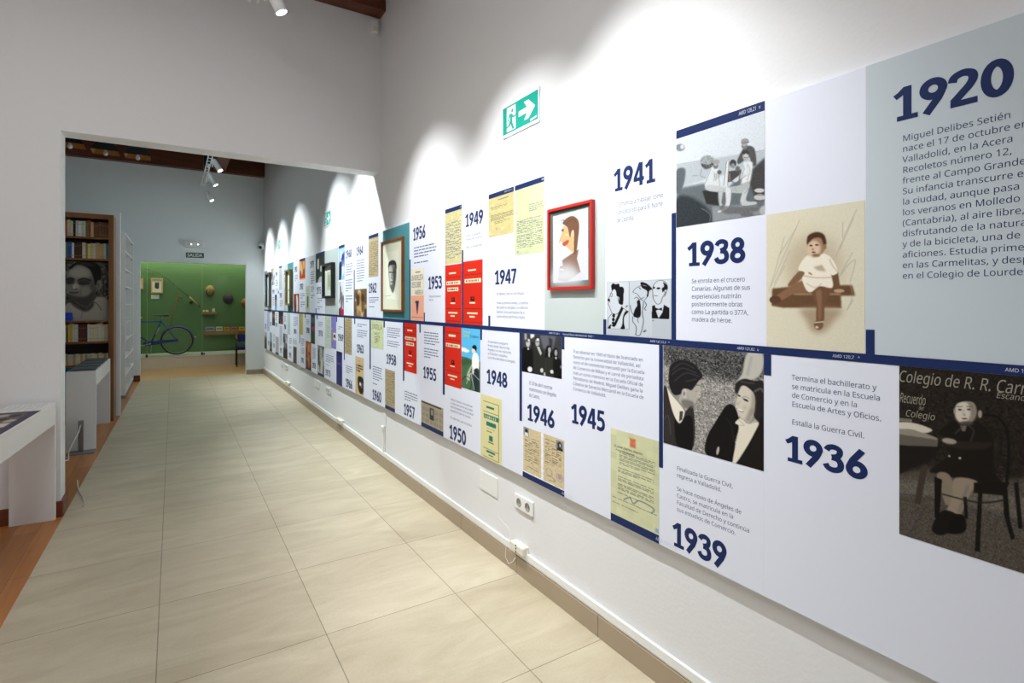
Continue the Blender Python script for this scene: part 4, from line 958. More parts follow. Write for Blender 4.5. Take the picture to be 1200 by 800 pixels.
for cx, cy in ((.66, .76), (.9, .78)): p.line([(cx + .07 * math.cos(t), cy + .07 * math.sin(t)) for t in np.linspace(0, 6.3, 12)], .016, (150, 120, 165), .3, .7)
p.ell(.9, .77, .04, .05, (140, 110, 160), .8, .6).line([(.12, .84), (.4, .87)], .012, 80).line([(.6, .86), (.72, .84), (.8, .9), (.66, .93)], .01, 80)
print_('document_print', 'two aged identity papers with small portraits under the 1946 panel', 'document', 612.6, 661.4, 498.8, 'B', p, ('bottom', .03, 'AMD 121,30  ^', .05, .25))
p = Pic(46, 120, (218, 212, 156)); G = (36, 120, 104)
for v in (.1, .255, .83, .965): p.box(.12, v, .86, v + .008, (60, 80, 76))
for u in (.12, .845): p.box(u, .1, u + .02, .97, (60, 80, 76))
p.box(.28, .165, .66, .2, G).box(.16, .30, .84, .37, G).box(.28, .41, .74, .475, G).script(.3, .7, .49, .58, 2, (60, 64, 60), .8).box(.42, .62, .58, .7, G, .4).box(.36, .72, .64, .735, (70, 80, 76)).box(.28, .86, .70, .89, G).box(.4, .92, .6, .935, (80, 90, 84))
for i in range(6): p.box(.2 + i * .1, .315, .25 + i * .1, .355, (200, 205, 160), .3)
print_('book_cover_print', 'yellow-green book cover with green title blocks below the 1948 panel', 'book cover', 563.6, 588, 461, 'B', p)
p = Pic(64, 150, (92, 186, 232), [(30, 22), (140, 28), (138, 405), (30, 370)], (535, 380), 5)
p.ell(40, 150, 20, 12, 245, 1).ell(60, 158, 16, 9, 245, 1).poly([(28, 190), (60, 196), (100, 215), (140, 225), (140, 410), (28, 375)], (74, 108, 74), .6, sm=False).poly([(58, 320), (66, 280), (88, 240), (92, 250), (78, 285), (80, 330)], (176, 184, 160), .8).poly([(28, 215), (60, 205), (90, 222), (60, 240), (28, 240)], (58, 92, 64), 1)
p.ell(100, 156, 11, 17, (232, 222, 204), .4).poly([(92, 132), (106, 122), (118, 134), (116, 160), (108, 150), (94, 142)], (26, 26, 30), .4).poly([(96, 176), (118, 170), (131, 200), (129, 268), (98, 276), (90, 230)], (245, 245, 240), .5).poly([(97, 276), (129, 270), (126, 398), (104, 392), (100, 330)], (38, 44, 62), .5).poly([(92, 250), (104, 280), (98, 300), (90, 285)], (225, 215, 200), .5)
p.line([(58 + 29 * math.cos(t), 350 + 42 * math.sin(t)) for t in np.linspace(0, 6.3, 20)], 3, (24, 26, 30)).line([(58, 350), (86, 290), (132, 330)], 2.5, (200, 205, 210)).line([(84, 290), (104, 385)], 2.5, (190, 195, 200)).ell(128, 375, 14, 34, (40, 60, 44), .8, .6)
o = print_('book_cover_print', 'sky blue illustrated book cover of a man with a bicycle', 'book cover', 541, 562.9, 'M', 453.8, p)
ya, yc, zt, zb = wrect(541, 562.9, 'M', 453.8); hh = zt - zb; ww = ya - yc
M_LIME = mat('lime_lettering', (214, 226, 70), .5)
text(o, 'title_lettering', 'Miguel', M_LIME, XB - .0016, ya - ww * .12, zt - hh * .045, ww * .36, hh * .045, .01)
text(o, 'title_lettering', 'Delibes', M_LIME, XB - .0016, ya - ww * .12, zt - hh * .1, ww * .34, hh * .045, .01)
text(o, 'title_lettering', 'El camino', M_TYPE, XB - .0016, ya - ww * .48, zt - hh * .1, ww * .44, hh * .045, .01)
print_('book_cover_print', 'red book cover right of the 1955 panel, left of the blue cover', 'book cover', 521.3, 540.9, 'M', 450, redbook(44, 120, False))
print_('book_cover_print', 'red book cover hanging above the 1957 panel', 'book cover', 473.9, 488.3, 'M', 434, redbook(38, 120))
p = Pic(54, 70, (170, 162, 140)); p.box(.02, .03, .9, .1, (60, 58, 54), .3)
for i in range(5): p.script(.03 + i * .195, .2 + i * .195, .16, .97, 20, (96, 92, 84), .7, .5)
p.box(.4, .2, .6, .72, (60, 58, 56), .5).box(.46, .26, .55, .5, (150, 146, 138), .8)
print_('newspaper_print', 'grey newspaper clipping with navy lower strip under the 1955 panel', 'newspaper', 493.7, 519.6, 468.3, 'B', p, ('bottom', .034))
print_('letter_print', 'brown handwritten letter with navy lower strip under the 1958 panel', 'letter', 451.4, 462.9, 431.5, 'B', letter(36, 120, (176, 162, 128), (86, 76, 58), 26, (.05, .96, .04, .97), 12, .3), ('bottom', .034))
p = letter(34, 90, (200, 212, 168), (90, 86, 60), 7, (.3, .7, .42, .85), 5); p.box(.42, .66, .54, .78, (190, 150, 70), .5)
o = print_('book_cover_print', 'pale green book cover with a brown title above the 1960 panel', 'book cover', 435, 449.5, 'M', 406.5, p)
ya, yc, zt, zb = wrect(435, 449.5, 'M', 406.5); hh = zt - zb; ww = ya - yc
text(o, 'title_lettering', 'CASTILLA', mat('brown_lettering', (110, 84, 48), .5), XB - .0016, ya - ww * .1, zt - hh * .15, ww * .8, hh * .17)
p = Pic(26, 110, (206, 182, 136)); p.script(.3, .75, .09, .13, 1, (200, 70, 40), .9).script(.1, .9, .2, .4, 3, (40, 36, 34), .95, .6).poly([(.3, .55), (.7, .5), (.98, .58), (.95, .88), (.6, .95), (.35, .82)], (40, 38, 40), .8).ell(.6, .7, .12, .05, (230, 220, 200), .6).ell(.75, .76, .08, .03, (220, 90, 40), .5).ell(.9, .68, .06, .04, (60, 110, 190), .5).box(.08, .9, .14, .93, (200, 70, 40), .3)
print_('book_cover_print', 'beige book cover with a dark round drawing below the 1963 panel', 'book cover', 416.6, 426.3, 416.8, 'B', p)
print_('letter_print', 'brown lined letter right of the 1969 panel', 'letter', 404.1, 412.3, 'M', 413.8, letter(26, 90, (176, 160, 122), (92, 80, 60), 20, (.1, .95, .05, .95), 14, .2))
p = Pic(22, 90, (52, 50, 108)); p.box(0, 0, 1, .12, (40, 38, 84), 2)
for i in range(4): p.line([(0, .42 - i * .035), (1, .3 + i * .04)], .02, (140, 144, 190), .3, .6)
print_('book_cover_print', 'navy book cover with fine light curves below the 1969 panel', 'book cover', 394.3, 401.1, 410.8, 'B', p)
p = Pic(22, 90, (136, 128, 196)); p.script(.1, .8, .05, .14, 2, (70, 66, 120), .8).box(.4, .5, .98, .72, (232, 220, 150), .4).box(.5, .56, .85, .66, (40, 50, 110), .4).box(.1, .36, .24, .4, (220, 190, 80), .5).box(.2, .82, .32, .86, (200, 60, 60), .4)
print_('book_cover_print', 'lilac book cover with a yellow square left of the 1969 panel', 'book cover', 388.2, 394, 'M', 407.6, p)
print_('document_print', 'pale green page left of the lilac book cover', 'document', 381, 388, 'M', 407, letter(22, 80, (194, 206, 186), (150, 164, 158), 12, (.25, .85, .12, .7), 3, .1))
p = generic(22, 80, [(120, 122, 116), (70, 70, 66), (200, 202, 194), (50, 50, 48), (160, 162, 156)], 9); p.poly([(.5, .5), (.75, .4), (.8, 1), (.3, 1)], (196, 200, 190), 1.5)
print_('photo_print', 'grey street photograph below the 1974 panel', 'photograph', 372.4, 379.9, 404, 'B', p, ('bottom', .034))
p = Pic(18, 80, (52, 56, 60)); p.box(0, .08, 1, .3, (84, 96, 116), 3).ell(.6, .5, .4, .12, (150, 70, 110), 1.5).box(0, .55, 1, 1, (52, 76, 44), 3)
print_('book_cover_print', 'dark book cover with a pink patch above the 1978 panel', 'book cover', 364.2, 369.1, 'M', 401.8, p)
print_('photo_print', 'orange crowd photograph with navy lower strip under the 1980 panel', 'photograph', 358.3, 364.7, 399, 'B', generic(22, 80, [(150, 80, 50), (200, 110, 70), (120, 60, 40), (190, 160, 100), (90, 60, 44)], 10, 24), ('bottom', .034))
p = Pic(14, 70, (196, 180, 96)); p.box(.4, 0, .6, 1, (176, 158, 74), .8)
print_('book_cover_print', 'plain mustard yellow book cover above the 1981 panel', 'book cover', 351.8, 355.1, 'M', 391.6, p)
p = Pic(18, 80, (226, 230, 234)); p.box(0, .1, 1, .3, (190, 196, 196), 2).box(.1, .38, .95, 1, (90, 84, 76), 1).box(.25, .45, .4, 1, (54, 44, 40), .6).box(.6, .4, .75, 1, (58, 50, 44), .6)
print_('photo_print', 'small brown building photograph under the 1984 panel', 'photograph', 343.4, 347.9, 394, 'B', p)
print_('letter_print', 'narrow pale green letter right of the 1988 panel', 'letter', 336.7, 340.1, 'M', 391.4, letter(14, 70, (184, 202, 196), (150, 170, 166), 12, (.2, .9, .08, .9), 6))
p = generic(20, 80, [(150, 152, 156), (40, 40, 44), (210, 212, 216), (60, 60, 64)], 15); p.box(0, .6, 1, 1, (50, 46, 46), 3)
print_('photo_print', 'narrow black-and-white portrait photograph under the 1988 panel', 'photograph', 332, 336.9, 390.2, 'B', p)
p = generic(18, 60, [(54, 46, 42), (90, 60, 44), (30, 28, 28), (150, 120, 96)], 6)
print_('photo_print', 'dark group photograph above the 1991 panel', 'photograph', 326.6, 331.9, 'M', 379, p)
print_('document_print', 'grey page with dark lower strip under the 1993 panel', 'document', 322.9, 326.6, 393.8, 'B', letter(14, 70, (176, 174, 170), (150, 148, 146), 10, (.2, .9, .08, .9), 6), ('bottom', .034))
p = Pic(12, 60, (54, 50, 50)); p.box(.2, .2, 1, .45, (150, 90, 70), 2)
print_('photo_print', 'dark narrow photograph above the 1994 panel', 'photograph', 319, 322.2, 'M', 381, p)
p = Pic(12, 60, (140, 170, 190)); p.box(0, .5, 1, .8, (90, 100, 80), 3).box(0, .85, 1, 1, 40, 2)
print_('photo_print', 'narrow landscape photograph under the 1998 panel', 'photograph', 316.1, 318.9, 389, 'B', p)
print_('document_print', 'lavender page next to the last lower panel at the far wall', 'document', 313, 316, 'M', 387.2, letter(12, 60, (190, 196, 226), (160, 168, 206), 9, (.2, .9, .05, .95), 6))
p = Pic(12, 60, (190, 190, 190)); p.box(0, .3, 1, 1, (80, 78, 80), 5)
print_('photo_print', 'grey photograph at the foot of the lower row, against the far wall', 'photograph', 310.0, 312.8, 388.6, 'B', p)

# ------------------------------------------------------------------ framed pictures hung on the boards
def framed(label, x0, x1, yt, yb, pic, fm, fw=.02, depth=.03, mat_rgb=None, matw=0.0):
    ya, yc, zt, zb = wrect(x0, x1, yt, yb)
    t = thing('framed_picture', label, 'framed picture', (XB, (ya + yc) / 2, zb), 'framed pictures hung on the timeline')
    xf = XB - .002 - depth; bm = BM()
    add_prism(bm, [(ya, zt), (yc, zt), (yc - -fw, zt - fw), (ya - fw, zt - fw)], 'X', xf, XB - .002)
    add_prism(bm, [(ya, zb), (yc, zb), (yc + fw, zb + fw), (ya - fw, zb + fw)], 'X', xf, XB - .002)
    add_prism(bm, [(ya, zt), (ya - fw, zt - fw), (ya - fw, zb + fw), (ya, zb)], 'X', xf, XB - .002)
    add_prism(bm, [(yc, zt), (yc + fw, zt - fw), (yc + fw, zb + fw), (yc, zb)], 'X', xf, XB - .002)
    obj('frame', bm, fm, t)
    obj('backing', box((XB - .0105, yc + fw, zb + fw), (XB - .003, ya - fw, zt - fw)), mat('picture_backing', (120, 110, 96), .7), t)
    raster('artwork', pic, XB - .0125, ya - fw - .0005, yc + fw + .0005, zt - fw - .0005, zb + fw + .0005, t, .0012)
    return t


M_RED = mat('red_painted_frame', (186, 34, 22), .4)
p = Pic(110, 160, (92, 99, 94), [(75, 150), (375, 88), (378, 705), (77, 712)], (635, 225), 6.4)
W_ = (200, 204, 208)
p.poly([(95, 180), (352, 122), (357, 660), (97, 680)], W_, .3, sm=False).noise(3, 2)
p.line([(105, 205), (130, 195), (150, 215), (175, 190), (200, 195)], 2, 200, .6).line([(260, 185), (300, 180), (345, 160)], 2, 200, .6)
p.poly([(245, 455), (286, 430), (273, 500), (300, 600), (240, 645), (200, 668), (134, 662), (148, 555), (170, 552), (165, 510)], (128, 98, 84), .6, sm=False).poly([(100, 590), (180, 540), (250, 560), (310, 640), (310, 690), (100, 690)], W_, 9, .95)
p.poly([(178, 250), (205, 272), (224, 338), (232, 298), (250, 300), (246, 458), (190, 405), (176, 402), (170, 388), (160, 370), (139, 379), (150, 340), (166, 300), (154, 290)], (204, 168, 116), .5, sm=False).poly([(165, 232), (190, 200), (235, 180), (276, 205), (289, 260), (281, 350), (268, 452), (250, 456), (250, 300), (233, 296), (222, 342), (205, 272), (186, 250)], (112, 80, 60), .5)
p.line([(195, 235), (240, 205), (262, 225)], 4, (84, 60, 46), .4).ell(240, 318, 11, 22, (228, 178, 138), .5).poly([(166, 382), (205, 358), (213, 372), (200, 394), (176, 404)], (166, 84, 74), .5).line([(155, 218), (168, 206), (182, 226)], 4, (70, 74, 90)).ell(168, 285, 9, 10, (90, 90, 96), .8).line([(190, 320), (205, 322)], 4, 230).line([(140, 379), (165, 300)], 2, (150, 110, 80), .4).line([(150, 578), (172, 580)], 4, 240, .4)
framed('red-framed caricature of a man in profile on the sage panel', 645.2, 697.6, 246.5, 340, p, M_RED, .014, .02)
p = Pic(60, 150, (222, 226, 202), [(38, 140), (208, 95), (213, 745), (40, 742)], (445, 265), 7.62)
p.poly([(68, 215), (175, 198), (178, 655), (70, 640)], (232, 235, 216), .4, sm=False).poly([(86, 350), (91, 315), (104, 297), (125, 290), (145, 299), (156, 330), (157, 385), (155, 440), (151, 490), (144, 535), (134, 575), (126, 590), (116, 568), (103, 535), (96, 490), (90, 425)], (126, 128, 124), .6).poly([(94, 350), (118, 342), (124, 400), (122, 500), (108, 515), (98, 470)], (204, 206, 192), 1.2).poly([(134, 360), (153, 360), (150, 470), (140, 540), (128, 585), (130, 500)], (86, 88, 88), 1)
p.poly([(85, 352), (91, 313), (104, 296), (125, 289), (147, 299), (157, 332), (157, 372), (150, 352), (138, 330), (112, 330), (98, 336)], (56, 57, 60), .6).line([(96, 398), (114, 400)], 7, 56, .5).line([(124, 400), (146, 398)], 7, 50, .5).line([(118, 410), (113, 452), (122, 456)], 5, 96, .6).line([(108, 487), (132, 488)], 6, 70, .5).poly([(104, 520), (140, 520), (134, 560), (126, 585), (114, 560)], (96, 98, 96), 1.4, .8).line([(60, 620), (110, 612)], 3, 170, .4)
framed('brown-framed pencil portrait of a man on the teal panel', 449.4, 474.3, 284, 364.4, p, wood('walnut_frame', (150, 92, 40), (116, 66, 26), 'Z', 2, .35), .017, .024)
p = Pic(30, 90, (214, 222, 212)); p.box(.28, .2, .78, .8, (190, 200, 170), .6).box(.36, .3, .62, .7, (160, 172, 140), 1.5)
framed('black-framed pale print on a sage panel left of the blue photograph', 381.4, 392.8, 310, 349.6, p, M_BLACK, .03, .045)
p = Pic(24, 90, (206, 224, 216)); p.box(.2, .56, .8, .6, (70, 150, 140), 1).box(.4, .56, .55, .9, (100, 170, 160), 1.5)
framed('gilt-framed pale green print near the far end of the upper row', 337.5, 342.9, 317, 357.5, p, mat('gilt_frame', (140, 112, 52), .4, .3), .03, .045)
p = Pic(20, 90, (200, 218, 226)); p.box(.1, .05, .9, .95, (206, 226, 234), 1)
framed('silver-grey framed print nearest the far wall', 313.8, 318.0, 320.3, 360, p, mat('bronze_frame', (96, 92, 84), .4, .3), .035, .045)

# ------------------------------------------------------------------ signs, sockets and small wall fittings
def wall_thing(name, label, cat, px, py, group=None):
    a = onX(px, py, WX); return thing(name, label, cat, (WX, a.y, a.z), group)


def prect(x0, x1, yt, yb, X=WX):
    a = onX(x0, yt, X); b = onX(x1, yt, X); c = onX(x0, yb, X)
    return a.y, b.y, a.z, c.z


M_EXIT = mat('exit_sign_green', (0, 160, 140), .4)


def exit_sign(label, x0, x1, yt, yb):
    ya, yc, zt, zb = prect(x0, x1, yt, yb); wd, ht = ya - yc, zt - zb
    t = thing('exit_sign', label, 'exit sign', (WX, (ya + yc) / 2, zb), 'green exit signs on the wall')
    obj('acrylic_plate', box((WX - .006, yc - .012, zb - .02), (WX, ya + .004, zt + .012), .001), mat('clear_acrylic_white', (236, 240, 242), .2), t)
    X = WX - .0072
    obj('green_face', box((X, yc, zb), (X + .001, ya, zt)), M_EXIT, t)

    def P(pts): return [(ya - u * wd, zt - v * ht) for u, v in pts]
    bm = BM()
    add_prism(bm, P([(.12, .06), (.39, .06), (.39, .95), (.12, .95)]), 'X', X - .0006, X - .0001)
    add_prism(bm, P([(.475, .405), (.71, .405), (.62, .17), (.75, .17), (.93, .5), (.75, .83), (.62, .83), (.71, .61), (.475, .61)]), 'X', X - .0006, X - .0001)
    add_prism(bm, P([(.80, .90), (.97, .86), (.97, .93), (.80, .97)]), 'X', X - .0006, X - .0001)
    obj('white_pictogram', bm, M_WHITE, t)
    bm = BM(); q = [(.29 + .028 * math.cos(a), .235 + .062 * math.sin(a)) for a in np.linspace(0, 2 * math.pi, 14, endpoint=False)]
    add_prism(bm, P(q), 'X', X - .0012, X - .0007)
    for k, pts in enumerate(([(.20, .33), (.27, .33), (.30, .40), (.285, .60), (.215, .60), (.23, .42), (.20, .45), (.175, .58), (.15, .56)], [(.285, .37), (.345, .47), (.40, .44), (.40, .48), (.34, .53), (.28, .45)],
                [(.215, .60), (.285, .58), (.30, .72), (.345, .92), (.30, .93), (.25, .74)], [(.21, .58), (.26, .62), (.215, .78), (.10, .80), (.095, .75), (.18, .73)])):
        x_ = X - .0012 - .00008 * (k + 1); add_prism(bm, P(pts), 'X', x_, X - .0007)
    obj('running_figure', bm, M_EXIT, t)
    return t


exit_sign('large green exit sign with running figure and arrow above the 1947 panel', 590.6, 631.6, 128.5, 159.5)
exit_sign('small green exit sign further along the right wall, second from the camera', 380.4, 388, 251, 265.5)
exit_sign('tiny green exit sign on the right wall nearest the end wall', 326.2, 328.9, 282.5, 291.5)


def socket_double(label, x0, x1, yt, yb):
    ya, yc, zt, zb = prect(x0, x1, yt, yb); cy = (ya + yc) / 2; zc = (zt + zb) / 2; wd = (ya - yc); ht = zt - zb
    t = thing('wall_socket', label, 'wall socket', (WX, cy, zb), 'double wall sockets')
    obj('cover_plate', box((WX - .012, yc, zb), (WX, ya, zt), .004), M_PLASTIC, t)
    for s in (1, -1):
        c = Vector((WX - .012, cy + s * wd * .235, zc)); R = Matrix.Translation(c) @ Matrix.Rotation(-math.pi / 2, 4, 'Y'); r = min(ht * .3, wd * .2)
        bm = BM(); add_lathe(bm, [(r, 0.0), (r, .0012), (r * .86, .0015), (r * .84, .0004), (0, .0004)], 20, R)
        w_ = obj('socket_well', bm, mat('socket_well_grey', (150, 148, 142), .4), t)
        bm = BM()
        for e in (1, -1): add_lathe(bm, [(r * .13, .0005), (r * .13, .0016), (0, .0016)], 8, Matrix.Translation((0, e * r * .42, 0)) @ R)
        obj('contact_hole', bm, M_BLACK, w_)
    return t


socket_double('white double socket under the identity papers print', 604.5, 626, 576.5, 593)
socket_double('white double socket under the 1973 panel', 383, 387.6, 452.5, 459.2)
socket_double('white double socket nearest the far wall', 334.2, 337.4, 426.2, 431.5)


def blank_plate(label, x0, x1, yt, yb):
    ya, yc, zt, zb = prect(x0, x1, yt, yb)
    t = thing('blank_cover_plate', label, 'cover plate', (WX, (ya + yc) / 2, zb), 'blank cover plates')
    obj('plate', box((WX - .006, yc, zb), (WX, ya, zt), .0015), M_PLASTIC, t)
    bm = BM()
    for s in (.12, .88): add_lathe(bm, [(.004, 0), (.004, .0012), (0, .0015)], 10, Matrix.Translation((WX - .006, ya - s * (ya - yc), (zt + zb) / 2)) @ Matrix.Rotation(-math.pi / 2, 4, 'Y'))
    obj('screw', bm, M_PLASTIC, t)
    return t


blank_plate('blank square white cover plate below the yellow-green book cover', 563.2, 583.6, 549.5, 571.5)
blank_plate('blank white cover plate left of the middle double socket', 368.5, 374.6, 443.5, 452.5)
blank_plate('blank white cover plate left of the far double socket', 329, 331.8, 422.5, 428.2)


def surface_box(label, x0, x1, yt, yb, wire=False):
    ya, yc, zt, zb = prect(x0, x1, yt, yb); t = thing('surface_socket', label, 'socket box', (WX, (ya + yc) / 2, zb), 'socket boxes above the skirting')
    zb = max(zb, .14); d = .045; X1 = WX - .018
    obj('housing', box((WX - d, yc, zb), (X1, ya, zt), .006), M_CREAMP, t)
    obj('back_plate', box((X1, yc + .002, zb + .012), (WX, ya - .002, zt - .002), .001), M_CREAMP, t)
    bm = BM(); c = Vector((WX - d, (ya + yc) / 2, (zt + zb) / 2)); R = Matrix.Rotation(-math.pi / 2, 4, 'Y')
    for dy, dz in ((0, -.018), (.0, .0), (0, .018)): add_lathe(bm, [(.006, 0), (.006, .001), (0, .0012)], 10, Matrix.Translation(c + Vector((0, dy, dz))) @ R)
    obj('jack_hole', bm, mat('dark_jack', (70, 70, 68), .5), t)
    return t


surface_box('cream socket box above the skirting with a thin plugged-in wire', 604.8, 620, 630.5, 651)
surface_box('cream socket box above the skirting left of the vertical duct', 397.6, 403.4, 488.5, 499)
surface_box('small cream socket box above the skirting nearest the far wall', 337.2, 340.9, 445.8, 452.2)
a = onX(607, 643, WX); wr = thing('thin_wire', 'thin pale wire looping from the near cream socket box to the skirting', 'wire', (WX, a.y, .05))
obj('wire', add_tube(BM(), [(WX - .047, a.y, .24), (WX - .05, a.y + .05, .262), (WX - .042, a.y + .12, .268), (WX - .022, a.y + .19, .262)], .0016, 6), M_CREAMP, wr)
obj('wire', add_tube(BM(), [(WX - .047, a.y, .225), (WX - .055, a.y + .04, .15), (WX - .055, a.y + .05, .08), (WX - .05, a.y + .02, .05), (WX - .04, a.y - .01, .075), (WX - .03, a.y - .02, .10)], .0014, 6), M_PLASTIC, wr)
# vertical duct with a junction
a = onX(450.5, 545, WX); d = thing('wall_duct', 'white vertical cable duct with a small junction under the 1957 panel', 'cable duct', (WX, a.y, .15))
zt_ = onX(450.5, 502.5, WX).z; obj('duct_body', box((WX - .016, a.y - .016, .1505), (WX, a.y + .016, zt_), .002), M_PLASTIC, d)
obj('junction', box((WX - .03, a.y - .022, zt_ - .005), (WX, a.y + .03, zt_ + .03), .006), M_PLASTIC, d)
obj('upper_flat_duct', box((WX - .008, a.y - .05, zt_ + .031), (WX, a.y + .05, ZB - .002), .001), M_WALL, d)

# corner sensor near the ceiling, security camera, emergency light and exit plate on the end wall
a = onY(441, 28, YF)
t = thing('alarm_sensor', 'small white sensor in the upper corner under the timber beam', 'sensor', (a.x, YF, a.z))
obj('sensor_body', box((WX - .10, YF - .05, a.z - .11), (WX - .03, YF, a.z + .02), .012), M_PLASTIC, t)
obj('sensor_lens', box((WX - .09, YF - .054, a.z - .09), (WX - .04, YF - .0505, a.z - .055), .001), M_CREAMP, t)
a = onY(306.6, 288.5, YE - .08)
t = thing('security_camera', 'small white security camera with black lens on the end wall corner', 'camera', (a.x, YE, a.z))
cv = (Vector((-.62, -1, -.55))).normalized(); R = Matrix.Translation((a.x, YE - .10, a.z)) @ cv.to_track_quat('Z', 'Y').to_matrix().to_4x4()
bm = BM(); add_lathe(bm, [(.085 * math.sin(k), -.085 * math.cos(k)) for k in np.linspace(0.001, 2.70, 14)], 22, R); obj('camera_body', bm, M_PLASTIC, t)
bm = BM(); add_lathe(bm, [(.037, .076), (.034, .086), (0, .09)], 18, R @ Matrix.Translation((-.0, 0, 0))); obj('camera_lens', bm, M_BLACK, t)
bm = BM(); add_lathe(bm, [(.04, 0), (.04, .03), (.03, .04)], 16, Matrix.Translation((a.x, YE, a.z + .01)) @ Matrix.Rotation(math.pi / 2, 4, 'X')); obj('wall_mount', bm, M_PLASTIC, t)
a = onY(228, 286.5, YE)
t = thing('emergency_light', 'white rectangular emergency light above the green exit plate on the end wall', 'emergency light', (a.x, YE, a.z))
obj('housing', box((a.x - .17, YE - .05, a.z - .06), (a.x + .17, YE, a.z + .06), .01), M_PLASTIC, t)
obj('diffuser', box((a.x - .14, YE - .056, a.z - .035), (a.x + .14, YE - .0505, a.z + .035), .002), mat('frosted_diffuser', (214, 222, 224), .3), t)
bm = BM()
for s in (-.06, .06): add_lathe(bm, [(.013, 0), (.013, .003), (0, .004)], 12, Matrix.Translation((a.x + s, YE - .056, a.z)) @ Matrix.Rotation(math.pi / 2, 4, 'X'))
obj('lit_diode', bm, mat('lit_diode', (255, 250, 235), .4, emit=3), t)
a = onY(228.5, 299, YE)
t = thing('exit_plate', 'dark green plate reading SALIDA below the emergency light', 'exit sign', (a.x, YE, a.z))
obj('plate', box((a.x - .16, YE - .006, a.z - .052), (a.x + .16, YE, a.z + .052), .001), mat('dark_green_plate', (14, 78, 62), .4), t)
JOBS.append((t, 'sign_lettering', 'SALIDA', M_WHITE, ('Y', YE - .0066, a.x - .135, a.z + .034), .27, .066, .03, 0, 'LEFT', 1))

# ------------------------------------------------------------------ track spotlights
def spotlight(i, x, y, z, ay, label):
    """a tilted cylinder lamp hung under the track and aimed at the right wall"""
    t = thing('track_spotlight', label, 'spotlight', (x, y, z), 'white track spotlights')
    aim = Vector((WX, ay, 1.15 if y < YF else 1.6)); d = (aim - Vector((x, y, z))).normalized()
    q = d.to_track_quat('Z', 'Y'); R = Matrix.Translation((x, y, z)) @ q.to_matrix().to_4x4()
    bm = BM(); add_lathe(bm, [(0, -.20), (.036, -.198), (.040, -.19), (.040, -.002), (.038, 0), (.036, -.001)], 24, R); obj('lamp_body', bm, mat('white_spot_metal', (224, 226, 226), .35), t)
    bm = BM(); add_lathe(bm, [(.0355, .0), (.03, .002), (0, .003)], 20, R); obj('lamp_lens', bm, M_LENS, t)
    p = Vector((x, y, z)) - d * .12
    obj('bracket', box((p.x - .06, p.y - .016, p.z - .05), (p.x - .045, p.y + .016, p.z + .20), .003), M_WHITE, t)
    bm = BM(); add_tube(bm, [(p.x - .05, p.y, p.z), (p.x - .0, p.y, p.z)], .01, 8); obj('pivot', bm, M_BLACK, t)
    obj('adapter', box((p.x - .07, p.y - .05, p.z + .195), (p.x - .03, p.y + .05, p.z + .235), .004), M_WHITE, t)
    ln = Vector((x, y, z)) + d * .008
    l = lamp('spot_beam', 'SPOT', ln, (0, 0, 0), SPOT_W if y < YF else SPOT_W * 1.35, (.96, .98, 1.0) if y < YF else (.90, .98, 1.0), spot_size=math.radians(76), spot_blend=.75, shadow_soft_size=.03)
    l.rotation_euler = d.to_track_quat('-Z', 'Y').to_euler(); l.parent = t; l.matrix_parent_inverse = Matrix.Translation(-Vector((x, y, z)))
    return p


PS = []
labs = ['white track spotlight at the top of the picture, before the cross wall', 'white track spotlight of the front room above the 1947 panel, out of the frame', 'white track spotlight of the front room nearest the camera, out of the frame',
        'white track spotlight hidden just behind the header of the passage', 'white track spotlight above the header, second beyond the passage', 'uppermost and nearest of the three white spotlights seen through the passage', 'middle one of the three white spotlights seen through the passage', 'lowest and farthest of the three white spotlights seen through the passage']
for i, (x, y, z, ay) in enumerate(SPOTS): PS.append(spotlight(i, x, y, z, ay, labs[i]))
for lab, ys, x, z, yA, yB in [('white ladder-like lighting track of the front room, out of the frame above', 0, PS[0].x - .05, PS[0].z + .236, -1.2, 4.6), ('white ladder-like lighting track carrying the three spotlights beyond the passage', 3, PS[5].x - .05, PS[5].z + .236, 5.5, 12.7)]:
    t = thing('lighting_track', lab, 'lighting track', (x, (yA + yB) / 2, z), 'lighting tracks')
    for s in (-.03, .03): obj('rail', box((x + s - .008, yA, z), (x + s + .008, yB, z + .016), .002), M_WHITE, t)
    bm = BM(); k = yA + .1
    while k < yB: add_box(bm, (x - .022, k, z + .003), (x + .022, k + .02, z + .013)); k += .22
    obj('rung', bm, M_WHITE, t)
    bm = BM()
    for k in (yA + .3, (yA + yB) / 2, yB - .3): add_tube(bm, [(x, k, z + .01), (x, k, 4.7)], .004, 6)
    obj('suspension_rod', bm, M_STEEL, t)

